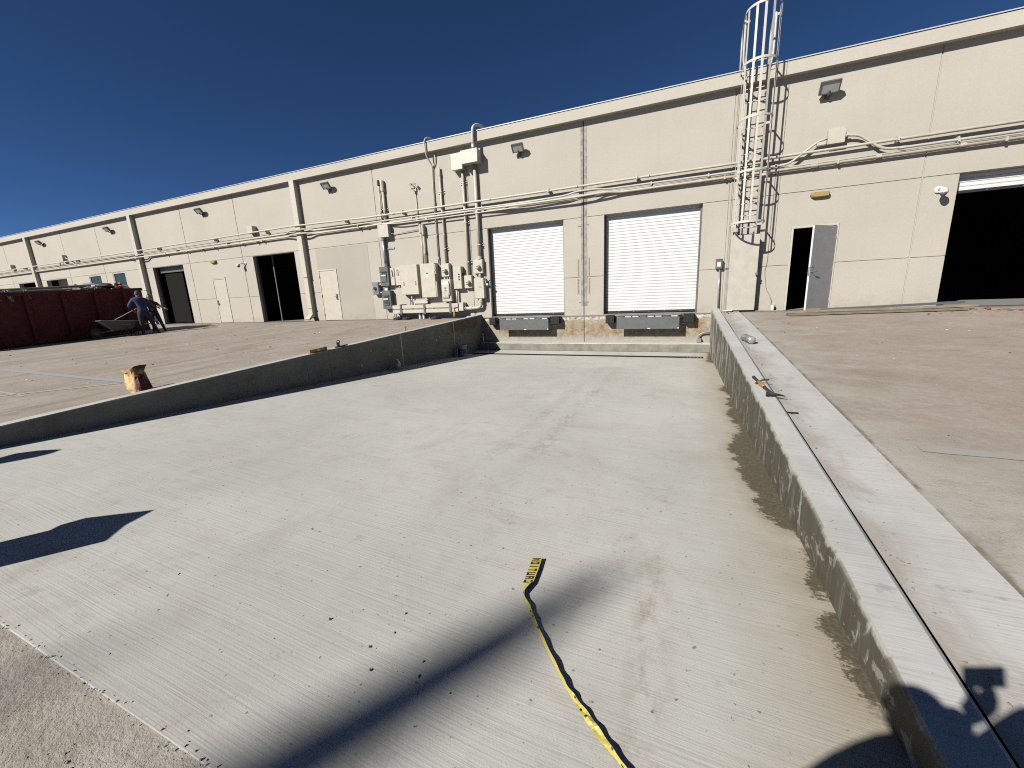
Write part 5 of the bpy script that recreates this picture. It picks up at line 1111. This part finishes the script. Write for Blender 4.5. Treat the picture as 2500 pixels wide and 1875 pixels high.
def head(b, c, look, up, s=1.):
    c, look, up = Vector(c), Vector(look).normalized(), Vector(up).normalized(); sd = look.cross(up).normalized(); up = sd.cross(look)
    bm_ = bmesh.new(); bmesh.ops.create_uvsphere(bm_, u_segments=18, v_segments=14, radius=1)
    for v in bm_.verts:
        x, y, z = v.co; jaw = 1-.28*max(0, -z)
        v.co = c+(sd*x*.076*jaw+look*(y*.097*(1-.12*max(0,-z))+(.012 if y > 0 and z < -.3 else 0))+up*z*.118)*s
    b.bm(bm_)
    b.tube([c+(look*.085+up*.02)*s, c+(look*.118-up*.022)*s, c+(look*.09-up*.035)*s], [.010*s,.017*s,.012*s], 6)
    for k in (-1, 1): b.tube([c+(sd*k*.07+up*.022-look*.008)*s, c+(sd*k*.088-look*.016)*s, c+(sd*k*.07-up*.026-look*.004)*s], [.012*s,.017*s,.009*s], 6)
    for k in (-1, 1): b.tube([c+(sd*k*.016+look*.087+up*.012)*s, c+(sd*k*.045+look*.079+up*.012)*s], [.008*s,.008*s], 6)
    b.tube([c+(-sd*.024+look*.086-up*.062)*s, c+(look*.093-up*.062)*s, c+(sd*.024+look*.086-up*.062)*s], [.005*s,.008*s,.005*s], 6)
def skin_body(J, E_, rr):
    names = list(J); me = bpy.data.meshes.new('tmp'); me.from_pydata([J[n] for n in names], [(names.index(a), names.index(c)) for a, c in E_], []); o = bpy.data.objects.new('tmp', me); COL.objects.link(o)
    o.modifiers.new('skin', 'SKIN'); sv = me.skin_vertices[0].data
    for i, n in enumerate(names): r_ = rr[n]; sv[i].radius = r_ if isinstance(r_, tuple) else (r_, r_); sv[i].use_root = (n == 'pelvis')
    ss = o.modifiers.new('sub', 'SUBSURF'); ss.levels = 2; ss.render_levels = 2
    dg = bpy.context.evaluated_depsgraph_get(); ev = o.evaluated_get(dg); m2 = ev.to_mesh()
    b = B(); b.add([v.co.copy() for v in m2.vertices], [tuple(p.vertices) for p in m2.polygons]); ev.to_mesh_clear()
    bpy.data.objects.remove(o); bpy.data.meshes.remove(me); return b
EDG = [('pelvis','belly'),('belly','chest'),('chest','neck'),('neck','skull'),('chest','shL'),('shL','elL'),('elL','wrL'),('chest','shR'),('shR','elR'),('elR','wrR'),('pelvis','hipL'),('hipL','knL'),('knL','anL'),('anL','toL'),('pelvis','hipR'),('hipR','knR'),('knR','anR'),('anR','toR')]
RAD = dict(pelvis=(.145,.115), belly=(.135,.105), chest=(.155,.115), neck=.06, skull=.058, shL=.072, shR=.072, elL=.05, elR=.05, wrL=.034, wrR=.034, hipL=.098, hipR=.098, knL=.066, knR=.066, anL=.048, anR=.048, toL=.04, toR=.04)
SKIN = simple('skin', (.42,.27,.19), .55, 0, .1)
def person(label, base, ex_, ey, J, look, mats, capm, hands, zmap, bw=1.):
    """J in local axes (ex_ right, ey forward, z up); mats = shirt, trousers, boots, skin"""
    base, ex_, ey = Vector(base), Vector(ex_).normalized(), Vector(ey).normalized()
    g = {k: base+ex_*v[0]+ey*v[1]+Vector((0,0,v[2])) for k, v in J.items()}
    b = skin_body(g, EDG, {k: (tuple(q*bw for q in v) if isinstance(v, tuple) else v*bw) for k, v in RAD.items()}); nb = len(b.f)
    for i, f in enumerate(b.f):
        c = sum((Vector(b.v[j]) for j in f), Vector())/len(f); h = c.z-base.z
        near = min(g, key=lambda k: (g[k]-c).length)
        b.m[i] = 2 if near in ('toL','toR','anL','anR') and h < .13 else 3 if near == 'skull' else 1 if (near in ('hipL','hipR','knL','knR','anL','anR','pelvis') and h < zmap) else 0
    b.mi = 3; head(b, g['skull']+Vector((0,0,.055)), look, Vector((0,0,1)))
    for w, e, nrm in hands: hand(b, g[w], g[w]-g[e], nrm)
    for w in ('toL','toR'): pass
    t = thing('person', label, 'person', tuple(base)); b.build('body', mats, t, smooth=True)
    c = g['skull']+Vector((0,0,.055)); lk = Vector(look).normalized()
    bm_ = bmesh.new(); bmesh.ops.create_uvsphere(bm_, u_segments=18, v_segments=14, radius=1); sd = lk.cross(Vector((0,0,1)))
    for v in bm_.verts:
        z = max(v.co.z, -.12-.35*max(0, -v.co.y)); v.co = c+sd*v.co.x*.086+lk*(v.co.y*.106-.006)+Vector((0,0,z*.128+.012))
    o = B().bm(bm_).build('cap', capm, t, smooth=True)
    return t, g
e_r, e_a = Vector((.41,.91,0)), Vector((-.91,.41,0))
NAVY = simple('navy_cloth', (.045,.065,.135), .9, 0, .3, 14, .4, 40); DNIM = simple('dark_denim', (.028,.034,.06), .9, 0, .35, 12, .4, 40); BOOT = simple('dark_boots', (.02,.018,.016), .6); BEAN = simple('beanie_knit', (.09,.11,.16), .95, 0, .15)
JW = dict(pelvis=(.02,0,.90), belly=(.01,.02,1.08), chest=(-.02,.05,1.30), neck=(-.03,.08,1.47), skull=(-.04,.10,1.54), shL=(-.21,.05,1.38), shR=(.18,.05,1.36), elL=(-.37,.02,1.13), elR=(.32,.14,1.16), wrL=(-.26,.22,.98), wrR=(.47,.27,1.08), hipL=(-.08,0,.84), hipR=(.12,0,.84), knL=(-.10,.04,.47), knR=(.22,.06,.47), anL=(-.12,-.02,.08), anR=(.33,.0,.08), toL=(-.14,.14,.035), toR=(.38,.15,.035))
pw = Vector((-20.02,-4.0,dz(-4.05)))
t, gw = person('person in blue shirt and dark trousers shovelling beside the dumpster, back turned', pw, e_r, e_a, JW, Vector((-.95,.3,-.12)), [NAVY, DNIM, BOOT, SKIN], BEAN, [('wrL','elL',(0,0,1)), ('wrR','elR',(0,0,1))], .92, 1.22)
t = thing('shovel', 'shovel with pale handle held by the person in blue', 'shovel', tuple(gw['wrL']))
sh0 = gw['wrL']+e_r*.35+e_a*.04+Vector((0,0,.2)); sh1 = gw['wrL']-e_r*.62+e_a*.06-Vector((0,0,.36))
B().tube([sh0, sh1], .017, 8).build('handle', simple('ash_handle', (.52,.46,.36), .6), t)
dd = (sh1-sh0).normalized(); B().obox(sh1+dd*.13, dd, dd.cross(Vector((0,0,1))).normalized(), dd.cross(dd.cross(Vector((0,0,1)))).normalized(), .14, .1, .006).build('blade', STEEL, t)
JW2 = {k: (-v[0]*.8, v[1]*1.1, v[2]*.95-(.05 if k in ('chest','neck','skull','shL','shR') else 0)) for k, v in JW.items()}
sw = {'L': 'R', 'R': 'L'}; JW2 = {(k[:-1]+sw[k[-1]] if k[-1] in 'LR' else k): v for k, v in JW2.items()}
DKC = simple('maroon_cloth', (.05,.018,.02), .9, 0, .3, 10)
person('person in dark maroon clothes half hidden behind the person in blue', pw+e_r*.34+e_a*.85, -e_r, -e_a, JW2, Vector((.7,-.5,-.2)), [DKC, DNIM, BOOT, SKIN], BLACK, [('wrL','elL',(0,0,1)), ('wrR','elR',(0,0,1))], .88)
# the photographer stands just behind the camera and casts the shadow at the lower right
GREYSH = simple('grey_shirt', (.16,.16,.17), .9, 0, .2, 12)
pb = Vector((-.31,-13.83,gz(-.31,-13.83))); pex, pey = Vector((.93,.30,0)), Vector((-.30,.93,0))
hh = CAM.z-pb.z
def loc(p): q = Vector(p)-pb; return (q.dot(pex), q.dot(pey), q.z)
phc = CAM-fwd*.022+c_rt*.045-c_up*.018
wl_, wr__ = phc-c_rt*.135-fwd*.07-c_up*.07, phc+c_rt*.135-fwd*.07-c_up*.07
JP = dict(pelvis=(0,-.02,.90), belly=(.0,0,1.08), chest=(.03,.02,1.33), neck=(.02,.05,1.50), skull=(.0,.08,1.56), shL=(-.20,.02,1.43), shR=(.24,.06,1.44), elL=(-.26,.12,1.16), elR=(.47,.24,1.36), wrL=loc(wl_), wrR=loc(wr__), hipL=(-.1,0,.84), hipR=(.1,0,.84), knL=(-.11,.03,.47), knR=(.11,.03,.47), anL=(-.12,-.02,.08), anR=(.12,-.02,.08), toL=(-.15,.14,.035), toR=(.15,.14,.035))
person('photographer in grey shirt holding a phone out, casting the shadow at lower right', pb, pex, pey, JP, fwd, [GREYSH, DNIM, BOOT, SKIN], BLACK, [('wrL','elL',-fwd), ('wrR','elR',-fwd)], .95, 1.36)
t = thing('phone', 'black phone held sideways by the photographer', 'phone', tuple(phc))
B().obox(phc, c_rt, c_up, fwd, .077, .037, .004).build('body', BLACK, t); B().obox(phc-fwd*.0048, c_rt, c_up, fwd, .072, .033, .0005).build('screen', GLASS_D, t)

# ------------------------------------------------------------------ stand-ins added outside the view to cast shadows onto the ramp
def towards_sun(p, k): return Vector(p)+Vector((SUN.x, SUN.y, SUN.z))*k
WOODP = simple('pole_wood', (.16,.115,.075), .9, 0, .3, 4, .5, 20)
def stand_in_pole(tip, dist, r0, r1, label):  # made-up pole, placed and tapered so its soft shadow ends at tip
    top = towards_sun(tip, dist); gzv = gz(top.x, top.y); t = thing('stand_in_pole', label, 'stand-in pole', (top.x, top.y, gzv), 'unseen stand-in poles added for their shadows')
    B().tube([(top.x, top.y, gzv-.1), (top.x, top.y, (gzv+top.z)/2), (top.x, top.y, top.z-1.6), (top.x, top.y, top.z-.5), (top.x, top.y, top.z)], [r1, (r0+r1)/2, r0, r0*.75, r0*.35], 12).build('shaft', WOODP, t, smooth=True)
    B().lathe((top.x, top.y, top.z), [(r0*.4,0),(r0*.4,.03),(r0*.1,.09)], 12).build('cap', ZINC, t)
    B().bbox(top.x-.012, top.x+.012, top.y-r1-.05, top.y-r1+.02, gzv+2, gzv+2.4, .004).build('tag_plate', STEEL, t)
stand_in_pole((-.36,-11.33,fz(-.36,-11.33)), 34.0, .20, .40, 'tall unseen stand-in pole added to cast the soft shadow crossing the ramp')
stand_in_pole((-2.38,-12.72,fz(-2.38,-12.7)), 42.0, .085, .26, 'second unseen stand-in pole added for the shadow tip at the slab front edge')
# unseen board, added and shaped to cast the pointed shadow at the left
def prop_panel(pts, k0, name, label, cat, mat, th, foot):
    """upright panel whose outline, seen along the sunlight, gives the shadow"""
    pl = [towards_sun(p, k0) for p in pts]; y0 = sum(p.y for p in pl)/len(pl)
    q = []
    for p in pl: k = (y0-p.y)/SUN.y; r_ = p+SUN*k; q.append((r_.x, r_.z))
    xs_ = [a for a, _ in q]; t = thing(name, label, cat, (sum(xs_)/len(xs_), y0, foot))
    return t, q, y0
shA = [(-4.05,-12.51),(-3.96,-12.32),(-3.99,-12.26),(-3.96,-12.15),(-3.64,-11.88),(-3.57,-12.09),(-3.45,-12.24),(-3.67,-12.62)]
shA = [Vector((x, y, fz(x, y))) for x, y in shA]
t, q, y0 = prop_panel(shA, 1.35, 'stand_in_offcut', 'unseen stand-in board added left of the photographer to cast a pointed shadow', 'board', None, .018, gz(-4.5,-13.4))
zf_ = gz(q[0][0], y0); ql = [(q[0][0]-.02, zf_)]+q+[(q[-1][0]-.02, zf_)]
B().prism(ql, (0,y0,0), (1,0,0), (0,0,1), (0,.018,0)).build('sheet', WOODS[2], t)
for x in (q[0][0]+.08, q[-1][0]-.1): B().tube([(x, y0-.01, zf_+.45), (x-.02, y0-.55, gz(x, y0-.55))], .022, 6).build('prop', WOODS[0], t)
shB = [(-6.30,-11.95),(-6.36,-11.75),(-6.28,-11.62),(-6.16,-11.53),(-6.09,-11.50),(-6.03,-11.60),(-6.02,-11.72),(-6.07,-11.94)]
shB = [Vector((x, y, fz(x, y))) for x, y in shB]
t, q, y0 = prop_panel(shB, 1.9, 'stand_in_spade', 'spade, unseen, added left of the ramp to cast the small shadow there', 'shovel', None, .01, gz(-7.4,-13))  # unseen blade outline made up to cast the smaller left shadow
b = B(); b.prism(q, (0,y0,0), (1,0,0), (0,0,1), (0,.006,0)); b.build('blade', STEEL, t)
xm = (q[0][0]+q[-1][0])/2; zb = min(z for _, z in q); B().tube([(xm, y0, zb+.1), (xm-.02, y0, gz(xm, y0)-.02)], .019, 8).build('handle', WOODS[2], t); B().obox((xm-.02, y0, gz(xm, y0)+.03), (1,0,0), (0,1,0), (0,0,1), .07, .018, .02).build('grip', BLACK, t)
